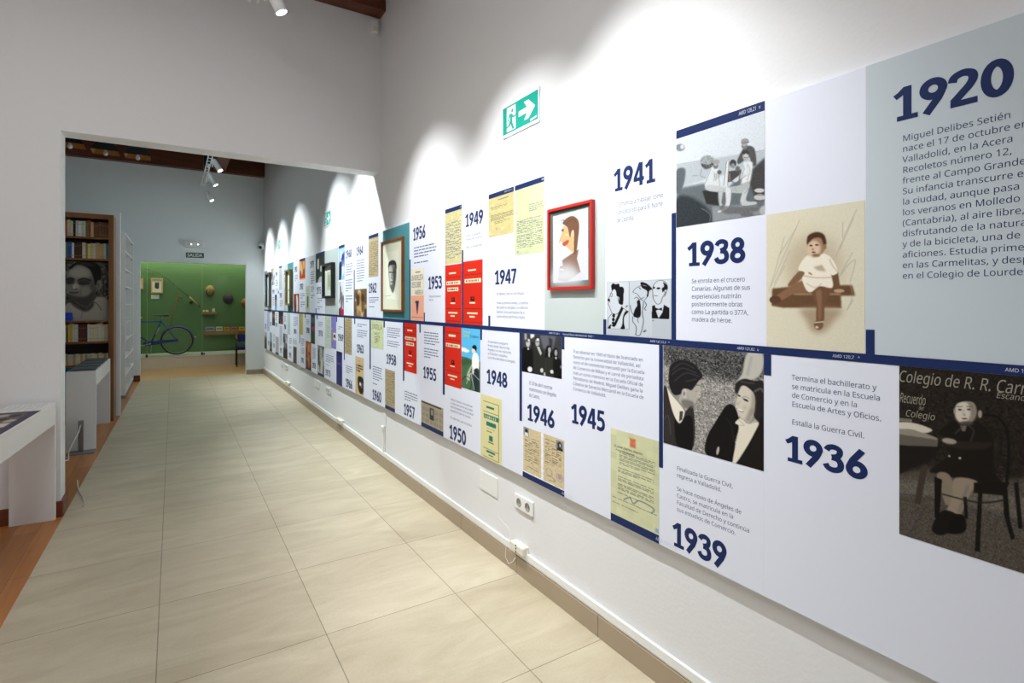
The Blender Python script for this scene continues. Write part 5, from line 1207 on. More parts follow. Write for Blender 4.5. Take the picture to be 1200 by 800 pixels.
# pendant lamps beyond the passage
M_SHADE = mat('dark_grey_shade', (20, 21, 22), .9, spec=.1); M_SHADEIN = mat('brass_shade_lining', (150, 98, 36), .4, .4)
for px, py, lab in [(82, 167.5, 'leftmost of three dark pendant lamps against the beam, beside the passage jamb'), (123.7, 176, 'middle one of three dark pendant lamps against the beam'), (161.5, 181.5, 'rightmost of three dark pendant lamps against the beam')]:
    a = onY(px, py, 8.9 + (px - 82) * .0045)
    t = thing('pendant_lamp', lab, 'pendant lamp', (a.x, a.y, a.z), 'dark pendant lamps beyond the passage')
    def fr(w0, w1, z0, z1, off=0):
        bm = BM(); A = [bm.verts.new((a.x + sx * w0, a.y + sy * w0, z0)) for sx, sy in ((-1, -1), (1, -1), (1, 1), (-1, 1))]; B = [bm.verts.new((a.x + sx * w1, a.y + sy * w1, z1)) for sx, sy in ((-1, -1), (1, -1), (1, 1), (-1, 1))]
        for k in range(4): bm.faces.new((A[k], A[(k + 1) % 4], B[(k + 1) % 4], B[k]))
        bm.faces.new(B)
        bmesh.ops.recalc_face_normals(bm, faces=bm.faces); return bm
    obj('shade', fr(.155, .095, a.z - .03, a.z + .075), M_SHADE, t); obj('shade_lining', fr(.151, .091, a.z - .0295, a.z + .072), M_SHADEIN, t)
    bm = BM(); add_lathe(bm, [(0, -.075), (.018, -.07), (.028, -.052), (.028, -.035), (.016, -.01), (.014, .0)], 16, Matrix.Translation((a.x, a.y, a.z))); b_ = obj('bulb', bm, mat('pale_bulb_glass', (216, 218, 214), .15), t)
    bm = BM(); add_lathe(bm, [(.015, .0), (.017, .03), (.015, .07)], 12, Matrix.Translation((a.x, a.y, a.z))); obj('bulb_holder', bm, M_STEEL, t)
    bm = BM(); add_tube(bm, [(a.x, a.y, a.z + .076), (a.x, a.y, 4.7)], .005, 6); obj('cord', bm, M_BLACK, t)

# ------------------------------------------------------------------ bookcase with books and portrait
BY0, BY1 = 8.75, 9.08
bx1 = onY(133.2, 300, BY0).x; bx0 = bx1 - 1.05; ztop = onY(133, 252, BY0).z
M_CASE = wood('brown_bookcase_wood', (140, 92, 50), (114, 72, 36), 'Z', 1, .45)
bc = thing('bookcase', 'tall brown wooden bookcase filled with books beyond the passage', 'bookcase', ((bx0 + bx1) / 2, BY0, 0))
fwid = onY(133.2, 300, BY0).x - onY(127, 300, BY0).x
for xa in (bx0, bx1 - fwid): obj('side_panel', box((xa, BY0, 0), (xa + fwid, BY1 - .012, ztop), .003), M_CASE, bc)
obj('top_panel', box((bx0 + fwid, BY0, ztop - .06), (bx1 - fwid, BY1 - .012, ztop), .002), M_CASE, bc)
obj('back_panel', box((bx0, BY1 - .012, 0), (bx1, BY1, ztop)), mat('dark_case_back', (40, 22, 14), .6), bc)
shelf_px = [(277, 'top'), (302.5, 'second'), (375.5, 'portrait'), (400.5, 'third'), (427.5, 'fourth'), (470, 'low')]
zs = {}
for py, nm in shelf_px:
    z = onY(100, py, BY0).z; zs[nm] = z
    obj('shelf', box((bx0 + fwid, BY0 + .004, z - .025), (bx1 - fwid, BY1 - .0125, z), .002), M_CASE, bc)
obj('plinth', box((bx0 + fwid, BY0 + .02, 0), (bx1 - fwid, BY0 + .04, .1)), M_CASE, bc)
COLN = {'cream': (212, 200, 168), 'pale grey': (196, 196, 188), 'black': (34, 34, 38), 'orange': (190, 84, 36), 'red': (176, 50, 34), 'leather brown': (104, 62, 36), 'dark brown': (66, 44, 30), 'green': (60, 120, 80), 'blue': (36, 84, 176), 'yellow': (216, 190, 50), 'tan': (186, 160, 114), 'teal': (40, 130, 160), 'maroon': (96, 30, 30), 'white': (222, 222, 214), 'purple': (110, 60, 110), 'olive': (140, 140, 70), 'bright blue': (30, 70, 190)}
M_PAGE = mat('book_pages', (214, 204, 176), .8)


def book(x0, x1, y0, y1, z, ht, col, label, group):
    """upright book, spine to the front: cover shell round an inset page block"""
    m = mat('book_cloth_' + col.replace(' ', '_'), COLN[col], .55); c = .0022; bm = BM()
    add_prism(bm, [(x0, y1), (x0, y0 + .004), (x0 + .003, y0), (x1 - .003, y0), (x1, y0 + .004), (x1, y1), (x1 - c, y1), (x1 - c, y0 + c + .003), (x0 + c, y0 + c + .003), (x0 + c, y1)], 'Z', z + .0005, z + ht, 0)
    add_box(bm, (x0 + c + .0002, y0 + c + .004, z + .003), (x1 - c - .0002, y1 - .004, z + ht - .003), 0, 1)
    lt = [k for k in (0.16, .78)]
    for k in lt: add_box(bm, (x0 + .0035, y0 - .0004, z + ht * k), (x1 - .0035, y0 + .0005, z + ht * (k + .025)), 0, 2)
    o = obj('book', bm, [m, M_PAGE, mat('spine_band', (150, 128, 78), .5)], None, ((x0 + x1) / 2, y0, z))
    return tag(o, label, 'book', group)


def row(cols, z, hmin, hmax, shelf, ytop, seed, base=BY0 + .03):
    r = random.Random(seed); x = bx1 - fwid - .004; n = len(cols)
    for i, (c, wpx) in enumerate(reversed(cols)):
        wd = wpx / 112.0; ht = r.uniform(hmin, hmax); x0 = x - wd + .0008
        if x0 < bx0 + fwid + .004: break
        book(x0, x, base + r.uniform(0, .012), base + .16, z, ht, c, '%s book from the right on the %s, %s spine' % (ORD[i + 1], shelf, c), 'books on the ' + shelf)
        x = x0 - .0008


h1 = onY(100, 257.5, BY0).z - zs['top']
row([('cream', 4), ('tan', 4), ('orange', 4.4), ('cream', 3.4), ('cream', 3.2), ('black', 2.9), ('pale grey', 2.7), ('white', 4), ('pale grey', 2.3), ('cream', 2.2), ('green', 3), ('red', 2.8), ('tan', 3.5), ('leather brown', 5.3), ('leather brown', 3.9), ('leather brown', 3.9), ('leather brown', 3.9)], zs['top'], h1 * .86, h1, 'topmost bookshelf', 0, 3)
h2 = onY(100, 283.5, BY0).z - zs['second']
row([('pale grey', 3), ('cream', 4), ('green', 2.2), ('blue', 4.2), ('white', 2.7), ('dark brown', 3.3), ('dark brown', 3), ('dark brown', 2.8), ('cream', 3.8), ('olive', 2.6), ('cream', 2.8), ('yellow', 2.7), ('pale grey', 3.2), ('tan', 2.6), ('tan', 2.4), ('tan', 2.6), ('tan', 2.4), ('pale grey', 2.4), ('teal', 2.7)], zs['second'], h2 * .92, h2, 'second bookshelf', 0, 5)
h3 = onY(100, 378.5, BY0).z - zs['third']
row([('pale grey', 3), ('purple', 1.8), ('cream', 3.2), ('maroon', 1.8), ('yellow', 2), ('tan', 3), ('cream', 3), ('pale grey', 3.4), ('dark brown', 3), ('maroon', 3), ('dark brown', 2.6), ('maroon', 1.8), ('white', 2.4), ('cream', 2.4), ('cream', 2.6), ('cream', 2.4), ('pale grey', 2.4), ('cream', 2.6), ('cream', 2.4), ('pale grey', 2.6), ('cream', 2.4), ('cream', 2.2)], zs['third'], h3 * .9, h3, 'bookshelf below the portrait', 0, 8)
h4 = onY(100, 414.5, BY0).z - zs['fourth']
row([(c, 2.7) for c in ['cream', 'tan', 'cream', 'cream', 'tan', 'cream', 'pale grey', 'tan', 'cream', 'cream', 'tan', 'cream', 'tan', 'cream', 'pale grey', 'cream', 'cream', 'tan', 'cream', 'cream', 'tan', 'cream']], zs['fourth'], h4 * .92, h4, 'lowest visible bookshelf', 0, 9)
zz = zs['portrait']
for k in range(2):
    c = onY(75.5, 372, BY0 + .005).x; book_z = zz + .0005 + k * .052
    bm = BM(); add_box(bm, (c - .03, BY0 + .008, book_z), (c + .075 + .004 * (1 - k), BY0 + .05, book_z + .05), .004, 0); add_box(bm, (c - .02, BY0 + .0505, book_z + .006), (c + .07, BY0 + .054, book_z + .044), 0, 1)
    tag(obj('book', bm, [mat('bright_blue_cloth', (24, 60, 190), .5), M_PAGE], None, (c, BY0 + .03, book_z)), ['lower', 'upper'][k] + ' bright blue book lying in front of the portrait', 'book', 'blue books before the portrait')
bm = BM(); c = onY(84, 430, BY0 + .02).x; add_box(bm, (c - .16, BY0 + .01, zs['low'] + .0005), (c + .06, BY0 + .15, onY(84, 431, BY0).z), .004)
bm2 = tag(obj('archive_box', bm, mat('teal_box_card', (22, 88, 118), .6), None, (c, BY0 + .08, zs['low'])), 'dark teal box on the low shelf behind the white display table', 'box')
# portrait print, facing the camera side (-Y): built facing -X and turned
p = Pic(120, 150, (84, 82, 76), [(28, 20), (325, 28), (322, 425), (30, 430)], (70, 300), 5.714)
p.noise(20, 4).noise(10, 2)
p.poly([(26, 345), (60, 308), (120, 322), (170, 362), (216, 310), (250, 268), (324, 292), (324, 430), (26, 432)], (166, 160, 146), 1).poly([(60, 250), (110, 300), (168, 340), (220, 300), (222, 330), (168, 368), (80, 320)], (70, 66, 62), 2)
p.poly([(40, 150), (60, 82), (120, 46), (190, 60), (216, 110), (236, 180), (240, 222), (216, 300), (168, 336), (100, 302), (60, 260), (38, 210)], (128, 123, 114), 1)
p.poly([(60, 90), (120, 60), (180, 72), (196, 120), (140, 135), (80, 130)], (166, 160, 149), 4).poly([(100, 165), (130, 190), (120, 225), (90, 215), (84, 185)], (170, 164, 152), 2.5).poly([(120, 215), (190, 205), (200, 240), (160, 262), (124, 250)], (142, 136, 126), 4)
p.poly([(52, 250), (110, 266), (180, 262), (236, 205), (238, 235), (216, 300), (168, 336), (100, 302), (66, 275)], (74, 70, 65), 2.5).poly([(205, 130), (236, 180), (236, 225), (205, 215), (196, 170)], (92, 88, 82), 3)
p.poly([(62, 62), (120, 24), (200, 22), (262, 50), (276, 100), (266, 162), (236, 186), (222, 130), (196, 74), (120, 42), (72, 74)], (34, 32, 31), 1).poly([(120, 30), (190, 30), (240, 56), (200, 52), (140, 40)], (82, 79, 75), 2, .6)
p.poly([(42, 152), (62, 140), (92, 146), (92, 168), (60, 180), (42, 174)], (62, 58, 54), 2.2).poly([(122, 156), (160, 146), (200, 158), (196, 180), (150, 186), (122, 178)], (66, 62, 58), 2.4)
p.line([(42, 147), (66, 138), (92, 146)], 8, 34, .8).line([(122, 152), (160, 140), (204, 154)], 8, 36, .9).line([(50, 170), (70, 174), (88, 170)], 4, 34, .6).line([(130, 178), (158, 180), (186, 174)], 4, 36, .6)
p.line([(98, 165), (82, 206), (96, 218)], 5, 84, 1.2).ell(108, 216, 10, 5, 66, 1).ell(92, 198, 7, 15, 196, 1.6).line([(64, 236), (92, 240), (122, 236)], 6, 46, .8).line([(72, 250), (108, 252)], 4, 110, 1.2).line([(128, 216), (142, 240), (132, 256)], 5, 96, 1.8).ell(262, 184, 18, 34, (128, 122, 112), 1).line([(254, 172), (262, 204)], 7, 74, 1)
p.line([(80, 312), (120, 336), (162, 362), (200, 326), (238, 306), (276, 358)], 5, 92, .6).line([(150, 370), (140, 415)], 4, 120, .6)
wpr = onY(126.6, 340, BY0 + .06).x - onY(75, 340, BY0 + .06).x
px1 = bx1 - fwid - .006; zt_ = onY(100, 306.5, BY0 + .06).z
o = raster('portrait_print', p, 0, wpr / 2, -wpr / 2, zt_ - zz - .001, 0, None, .012)
o.rotation_euler = (0, 0, math.pi / 2); o.location = (px1 - wpr / 2, BY0 + .075, zz + .0005)
tag(o, 'large black-and-white portrait print of a man standing in the bookcase', 'photograph')

# white divider panel behind the bookcase, white shelf unit along the aisle
dp = thing('divider_panel', 'tall thin white divider panel directly behind the bookcase', 'panel', (bx1 - .5, BY1 + .05, 0))
xr = onY(141.4, 300, BY1 + .03).x; zt_ = onY(140, 249.5, BY1 + .03).z
obj('panel_leaf', box((-2.2, BY1 + .02, .004), (xr - .02, BY1 + .06, zt_), .003), M_WHITE, dp)
obj('edge_profile', box((xr - .0199, BY1 + .012, .004), (xr, BY1 + .068, zt_ + .003), .003), mat('bright_white_profile', (238, 240, 240), .3), dp)
YA, YB = 10.7, YE - .04
xs = onY(146.8, 300, YA).x; zt_ = onY(146.8, 271.5, YA).z
su = thing('shelf_unit', 'tall white open shelf unit standing along the aisle before the end wall', 'shelving', (xs - .2, (YA + YB) / 2, 0))
xl = xs - .34
for yy in (YA, YB - .03): obj('side_panel', box((xl, yy, .05), (xs, yy + .03, zt_), .002), M_WHITE, su)
mid = (YA + YB) / 2 + .3
obj('upright', box((xl + .0105, mid, .085), (xs - .004, mid + .022, zt_ - .0305)), M_WHITE, su)
obj('back_panel', box((xl, YA + .0305, .05), (xl + .01, YB - .0305, zt_)), M_WHITE, su)
obj('top_panel', box((xl + .0105, YA + .0305, zt_ - .03), (xs, YB - .0305, zt_), .002), M_WHITE, su)
obj('base_rail', box((xl + .02, YA + .005, 0), (xs - .005, YB, .0495)), M_GREYM, su)
for k in range(9):
    z = .06 + k * (zt_ - .09) / 9
    for y_a, y_b in ((YA + .0305, mid - .0005), (mid + .0225, YB - .0305)): obj('shelf', box((xl + .0105, y_a, z), (xs - .001, y_b, z + .022), .0015), M_WHITE, su)

# ------------------------------------------------------------------ display tables
def display_table(label, xr, y0, y1, zt, wd, lpos):
    """white bench-like table: top, front apron and two slab legs"""
    t = thing('display_table', label, 'display table', (xr - wd / 2, (y0 + y1) / 2, 0), 'white display tables')
    th = .022
    obj('tabletop', box((xr - wd, y0, zt - th), (xr, y1, zt), .002), M_WHITE, t)
    for yy in (y0, y1 - .03): obj('leg', box((xr - wd, yy, 0), (xr, yy + .03, zt - th - .0003), .002), M_WHITE, t)
    for x_ in (xr - .022, xr - wd): obj('apron', box((x_, y0 + .0303, zt - .155), (x_ + .022, y1 - .0303, zt - th - .0003), .002), M_WHITE, t)
    return t


c0 = onZ(64, 609.5); xr = c0.x; t1 = display_table('white display table at the left edge with a printed top, against the cross wall', xr + .004, YF - 1.62, YF - .022, .838, .25, 0)
# printed sheet on the near table (a shallow sheet on the top)
def flat_sheet(name, pic, x0, x1, y0, y1, z, parent):
    o = raster(name, pic, 0, (x1 - x0) / 2, -(x1 - x0) / 2, y1 - y0, 0, None, .0012)
    return o


def sheet_on(parent, name, pic, x0, x1, y0, y1, z, tilt=0.0, z1=None):
    """raster laid flat: u runs +X, v runs from far (y1) to near (y0)"""
    o = raster(name, pic, 0, x0, x1, y1, y0, None, .0007); me = o.data
    L = WLOC[parent.name]; n = len(me.vertices); co = np.zeros(n * 3); me.vertices.foreach_get('co', co); co = co.reshape(-1, 3) + np.array(WLOC[o.name])
    k = (co[:, 2] - y0) / (y1 - y0)
    out = np.c_[co[:, 1], co[:, 2], z + (((z1 if z1 is not None else z) - z) * k) - co[:, 0]] - np.array(L)
    me.vertices.foreach_set('co', out.ravel()); me.update(); o.parent = parent; o.location = (0, 0, 0); WLOC[o.name] = Vector(L); return o


p = Pic(70, 220, (226, 226, 224)); p.box(0, .22, 1, 1, (70, 66, 84), .3).box(0, .26, .8, .9, (110, 98, 92), .6)
p.noise(10, 3, [(0, .26), (.8, .26), (.8, .9), (0, .9)])
for i, (x_, y_) in enumerate([(.1, .3), (.35, .29), (.62, .31), (.2, .4), (.5, .38), (.7, .42), (.1, .52), (.4, .5), (.66, .55), (.3, .65)]): p.ell(x_, y_, .12, .03, (196, 186, 172) if i % 2 else (48, 42, 46), 1.2, .8)
p.box(0, .47, .8, .55, (206, 198, 184), 1.2)
for i in range(5): p.script(.06 + i * .17, .2 + i * .17, .025, .19, 6, (150, 150, 152), .7, .35)
sheet_on(t1, 'information_sheet', p, xr - .243, xr + .0, YF - 1.6, YF - .026, .8392)
b0 = onZ(113, 526); t2 = display_table('white display table with overlapping grey sheets on top, beyond the passage', b0.x + .0, 7.15, 8.66, .83, .25, 0)
for k in range(4):
    p = Pic(30, 40, (92, 98, 100)); p.noise(8, 2); p.script(.1, .9, .1, .5, 5, (150, 156, 158), .6, .4).box(.1, .55, .9, .92, (62, 66, 70), 1)
    sheet_on(t2, 'information_sheet', p, b0.x - .24, b0.x - .012, 7.2 + k * .36, 7.2 + k * .36 + .35, .8312, 0, .8312 + .012)

# the near table stands slightly turned against the wall
th_ = math.radians(-3.9); L = WLOC[t1.name]; cor = Vector((xr + .004, YF - .022, 0)); off = L - cor
t1.rotation_euler = (0, 0, th_); t1.location = cor + Vector((0, -.016, 0)) + Matrix.Rotation(th_, 3, 'Z') @ off

# low steel post on a flat plate before the second table, and cables
a = onZ(94.5, 531); ps = thing('barrier_post', 'short steel post on a flat grey base plate before the second display table', 'post', (a.x, 7.08, 0))
zt_ = onY(96, 493, 7.06).z
obj('base_plate', box((onZ(79.5, 532).x, 6.98, 0), (onZ(112, 528).x, 7.145, .012), .002), M_GREYM, ps)
obj('post', box((a.x - .022, 7.06, .0125), (a.x + .022, 7.10, zt_), .004), M_STEEL, ps)
cb = thing('white_cable', 'white cable hanging from the steel post towards the passage jamb', 'cable', (a.x, 6.9, 0))
e1 = onZ(77, 541); 
obj('cable', add_tube(BM(), [(a.x - .0, 7.054, zt_ - .04), (a.x - .01, 7.02, zt_ - .1), (a.x - .04, 6.97, .16), (a.x - .08, 6.92, .06), (e1.x + .02, e1.y + .02, .012), (e1.x - .1, e1.y - .05, .006), (e1.x - .35, e1.y - .05, .006)], .005, 8), M_PLASTIC, cb)
P_ = [onZ(x, y, .006) for x, y in ((90.5, 563), (91, 570), (93.5, 577), (97.5, 583), (99.3, 589), (97, 593))]
cb2 = thing('floor_cable', 'short pale cable curling on the tiles at the passage jamb', 'cable', P_[0])
obj('cable', add_tube(BM(), P_, .0055, 8), mat('grey_white_cable', (190, 186, 176), .5), cb2)

# ------------------------------------------------------------------ showcase behind the end wall
GY = 15.14; PZ = .275
plh = thing('showcase_plinth', 'low beige plinth under the glazed green showcase', 'plinth', (.2, 15.6, 0))
obj('plinth_front', box((-2.19, 15.0, 0), (2.59, 15.03, PZ - .021), .002), mat('beige_plinth_board', (206, 196, 178), .5), plh)
obj('plinth_top', box((-2.19, 14.995, PZ - .02), (2.59, 16.249, PZ), .003), mat('pale_plinth_top', (196, 194, 184), .4), plh)
gx = [-2.15, onY(172.5, 400, GY).x, onY(237.2, 400, GY).x, 2.55]
for k, lab in enumerate(['left glass pane of the green showcase, before the bicycle frame', 'middle glass pane of the green showcase, before the rear wheel', 'right glass pane of the green showcase, before the hats and shelves']):
    t = thing('glass_pane', lab, 'glass pane', ((gx[k] + gx[k + 1]) / 2, GY, PZ), 'showcase glass panes')
    obj('pane', box((gx[k] + .006, GY, PZ + .012), (gx[k + 1] - .006, GY + .008, 2.9)), M_GLASS, t)
    obj('edge', box((gx[k + 1] - .0058, GY - .001, PZ + .012), (gx[k + 1] - .001, GY + .009, 2.9)), mat('ground_glass_edge', (150, 178, 150), .3), t)
    if k < 2: obj('clamp', box((gx[k + 1] - .03, GY - .014, PZ), (gx[k + 1] + .012, GY - .0015, PZ + .07), .003), M_BLACK, t)
    else: obj('clamp', box((gx[k] + .02, GY - .014, PZ), (gx[k] + .05, GY - .0015, PZ + .05), .003), M_BLACK, t)

# bicycle
BYY = 15.5; wc = onY(207.4, 399, BYY); R_ = wc.z - PZ - .002; WR = R_ - .018
M_BLUE = mat('blue_bike_enamel', (12, 46, 150), .3); M_TYRE = mat('tyre_rubber', (30, 30, 30), .7); M_CHROME = mat('dull_chrome', (170, 172, 170), .3, 1.0)
bk = thing('bicycle', 'old blue bicycle standing in the green showcase', 'bicycle', (wc.x - .5, BYY, PZ))


def P3(px, py, dy=0): q = onY(px, py, BYY); return Vector((q.x, BYY + dy, q.z))


def circ(c, r, n=40): return [(c.x + r * math.cos(2 * math.pi * k / n), c.y, c.z + r * math.sin(2 * math.pi * k / n)) for k in range(n)]


fw_c = Vector((wc.x - 1.24, BYY, wc.z))
for c in (wc, fw_c):
    wl = obj('wheel', add_tube(BM(), circ(c, WR), .017, 10, True), M_TYRE, bk)
    obj('rim', add_tube(BM(), circ(c, WR - .024), .010, 8, True), M_CHROME, wl)
    bm = BM()
    for k in range(28):
        an = 2 * math.pi * k / 28; s = .02 if k % 2 else -.02
        add_tube(bm, [(c.x + .02 * math.cos(an + .9), c.y + s, c.z + .02 * math.sin(an + .9)), (c.x + (WR - .03) * math.cos(an), c.y, c.z + (WR - .03) * math.sin(an))], .0012, 4)
    obj('spokes', bm, M_CHROME, wl)
    obj('hub', add_tube(BM(), [(c.x, c.y - .035, c.z), (c.x, c.y + .035, c.z)], .022, 12), M_CHROME, wl)
    a0, a1 = (-.25, 2.75) if c is wc else (.4, 3.0)
    bm = BM(); pr = None
    for k in range(25):
        an = a0 + (a1 - a0) * k / 24; cs = [bm.verts.new((c.x + (R_ + rr) * math.cos(an), c.y + dy, c.z + (R_ + rr) * math.sin(an))) for rr, dy in ((.006, -.028), (.022, -.012), (.022, .012), (.006, .028))]
        if pr:
            for j in range(3): bm.faces.new((pr[j], pr[j + 1], cs[j + 1], cs[j])).smooth = True
        pr = cs
    obj('mudguard', bm, M_BLUE, bk)
st = P3(189, 376.5); bb = P3(176.5, 402.5); hd_t = Vector((fw_c.x + .34, BYY, st.z + .02)); hd_b = Vector((fw_c.x + .27, BYY, st.z - .16))
bm = BM(); add_tube(bm, [st, bb], .016); add_tube(bm, [st, (hd_t.x, BYY, st.z)], .015); add_tube(bm, [bb, hd_b], .016); add_tube(bm, [hd_t, hd_b], .019)
for s in (-.05, .05):
    add_tube(bm, [(bb.x, BYY + s * .4, bb.z), (wc.x, BYY + s, wc.z)], .010); add_tube(bm, [(st.x, BYY + s * .35, st.z), (wc.x, BYY + s, wc.z)], .008); add_tube(bm, [(hd_b.x, BYY + s, hd_b.z), (hd_b.x - .1, BYY + s, hd_b.z - .2), (fw_c.x, BYY + s, fw_c.z)], .011)
obj('frame', bm, M_BLUE, bk)
obj('chain_guard', add_prism(BM(), [(bb.x - .12, bb.z + .05), (wc.x + .02, wc.z + .045), (wc.x + .02, wc.z - .01), (bb.x - .1, bb.z - .05), (bb.x - .16, bb.z)], 'Y', BYY - .075, BYY - .068), M_BLUE, bk)
sd = P3(190.5, 369.5)
bm = BM(); add_tube(bm, [st, (sd.x, BYY, sd.z - .02)], .012); obj('seat_post', bm, M_CHROME, bk)
bm = BM(); add_tube(bm, [(sd.x - .17, BYY, sd.z + .0), (sd.x - .08, BYY, sd.z), (sd.x + .02, BYY, sd.z), (sd.x + .10, BYY, sd.z + .012), (sd.x + .13, BYY, sd.z + .016)], .03, 12, rr=[.012, .022, .04, .055, .04])
for v in bm.verts: v.co.z = sd.z + (v.co.z - sd.z) * .6; v.co.y = BYY + (v.co.y - BYY) * 1.3
obj('saddle', bm, mat('dark_saddle_leather', (40, 32, 28), .5), bk)
bm = BM(); add_tube(bm, [(bb.x, BYY - .09, bb.z), (bb.x - .15, BYY - .09, bb.z - .03)], .009); add_tube(bm, [(bb.x, BYY + .09, bb.z), (bb.x + .12, BYY + .09, bb.z + .07)], .009); add_tube(bm, [(bb.x, BYY - .09, bb.z), (bb.x, BYY + .09, bb.z)], .014); obj('crank', bm, M_CHROME, bk)
bm = BM(); add_box(bm, (bb.x - .2, BYY - .16, bb.z - .045), (bb.x - .11, BYY - .095, bb.z - .02), .004); obj('pedal', bm, M_CHROME, bk)
bm = BM(); add_tube(bm, [hd_t, (hd_t.x - .02, BYY, hd_t.z + .07)], .011); add_tube(bm, [(hd_t.x - .02, BYY, hd_t.z + .07), (hd_t.x - .05, BYY - .15, hd_t.z + .09), (hd_t.x + .1, BYY - .26, hd_t.z + .08), (hd_t.x + .2, BYY - .26, hd_t.z + .07)], .010); add_tube(bm, [(hd_t.x - .02, BYY, hd_t.z + .07), (hd_t.x - .05, BYY + .15, hd_t.z + .09), (hd_t.x + .1, BYY + .26, hd_t.z + .08), (hd_t.x + .2, BYY + .26, hd_t.z + .07)], .010); obj('handlebar', bm, M_CHROME, bk)
pp = P3(186, 385); bm = BM(); add_tube(bm, [pp + Vector((.01, -.03, .03)), pp + Vector((-.06, -.03, -.14))], .012); obj('tyre_pump', bm, mat('cream_pump', (206, 200, 176), .4), bk)
bm = BM(); add_tube(bm, [P3(178, 404, -.05), P3(175.6, 414.6, -.12)], .006); add_tube(bm, [P3(178, 404, .05), P3(176.6, 414.0, .1)], .006); obj('kickstand', bm, M_CHROME, bk)
bm = BM(); add_lathe(bm, [(.018, 0), (.018, .02), (0, .028)], 12, Matrix.Translation((wc.x + R_ + .026, BYY, wc.z + .08)) @ Matrix.Rotation(math.pi / 2, 4, 'Y')); obj('rear_reflector', bm, mat('pale_reflector', (220, 214, 200), .3), bk)

# things on the green wall
BW = 16.25


def B3(px, py, off=.02): q = onY(px, py, BW - off); return q


def cframe(px0, px1, py0, py1, label):
    a, b = B3(px0, py0), B3(px1, py1)
    t = thing('framed_picture', label, 'framed picture', ((a.x + b.x) / 2, BW, b.z), 'small framed prints in the showcase'); f = .03; bm = BM()
    add_prism(bm, [(a.x, a.z), (b.x, a.z), (b.x - f, a.z - f), (a.x + f, a.z - f)], 'Y', BW - .03, BW); add_prism(bm, [(a.x, b.z), (b.x, b.z), (b.x - f, b.z + f), (a.x + f, b.z + f)], 'Y', BW - .03, BW)
    add_prism(bm, [(a.x, a.z), (a.x + f, a.z - f), (a.x + f, b.z + f), (a.x, b.z)], 'Y', BW - .03, BW); add_prism(bm, [(b.x, a.z), (b.x - f, a.z - f), (b.x - f, b.z + f), (b.x, b.z)], 'Y', BW - .03, BW)
    obj('frame', bm, mat('pale_oak_frame', (204, 166, 112), .4), t)
    obj('mount', box((a.x + f, BW - .012, b.z + f), (b.x - f, BW - .001, a.z - f)), mat('cream_mount', (230, 224, 206), .6), t)
    w3, h3 = (b.x - a.x), (a.z - b.z)
    bm = add_prism(BM(), [(a.x + w3 * u, a.z - h3 * v) for u, v in ((.33, .3), (.45, .26), (.5, .32), (.58, .24), (.68, .3), (.66, .66), (.55, .72), (.4, .68), (.31, .6))], 'Y', BW - .0135, BW - .0125)
    obj('print_image', bm, mat('dark_green_ink', (44, 56, 36), .6), t); return t


cframe(176.8, 191, 325.7, 343.5, 'pale wood framed print on the green wall, left of the fishing rod')
cframe(157, 167.8, 325.7, 338.5, 'second pale wood framed print, cut by the opening edge at the left')
a, b = B3(176.9, 345.3), B3(186.5, 350)
t = tag(obj('caption_plate', box((a.x, BW - .006, b.z), (b.x, BW, a.z), .001), M_WHITE, None, (a.x, BW, b.z)), 'small white caption plate under the framed print on the green wall', 'caption plate')
rod = thing('fishing_rod', 'bent fishing rod with reel hanging on the green wall', 'fishing rod', B3(205, 335, .04))
pts = [B3(x, y, .04) for x, y in ((169, 315), (176, 316), (186.5, 320.5), (196.5, 327), (206, 335), (215, 342.5), (222, 348))]
obj('blank', add_tube(BM(), pts, .006, 8, rr=[.003, .004, .005, .006, .007, .008, .009]), mat('dark_rod', (44, 56, 40), .4), rod)
obj('cork_handle', add_tube(BM(), [B3(222, 347.5, .04), B3(227, 352.5, .04), B3(232.8, 358, .04)], .016, 10), mat('cork_grip', (186, 140, 70), .6), rod)
obj('butt_cap', add_tube(BM(), [B3(232.9, 358.1, .04), B3(234, 359.4, .04)], .018, 10), M_BLACK, rod)
rc = B3(223.8, 354.5, .06); bm = BM(); add_lathe(bm, [(0, -.03), (.035, -.03), (.042, -.01), (.036, .015), (.05, .02), (.05, .035), (0, .04)], 14, Matrix.Translation(rc) @ Matrix.Rotation(.8, 4, 'Y')); add_tube(bm, [rc, B3(226, 351.5, .04)], .006, 6); obj('reel', bm, mat('dark_reel', (44, 44, 48), .35, .6), rod)
bm = BM()
for x, y in ((206, 335), (189, 321.8), (177, 316.4)):
    c = B3(x, y, .06); add_tube(bm, circ(c + Vector((0, 0, -.012)), .012, 10), .002, 5, True)
obj('line_guides', bm, M_CHROME, rod)
cn = thing('walking_cane', 'light wooden walking cane leaning on the green wall above the rear wheel', 'cane', B3(200, 380, .05))
obj('shaft', add_tube(BM(), [B3(199.5, 384, .05), B3(204, 364, .05), B3(207.5, 349.5, .05), B3(208.8, 346.5, .05), B3(210.6, 346.3, .05), B3(212.5, 348.3, .05)], .011, 8), mat('honey_cane_wood', (150, 104, 54), .45), cn)
obj('handle_tip', add_tube(BM(), [B3(212.5, 348.3, .05), B3(213.2, 349.2, .05)], .013, 8), M_BLACK, cn)


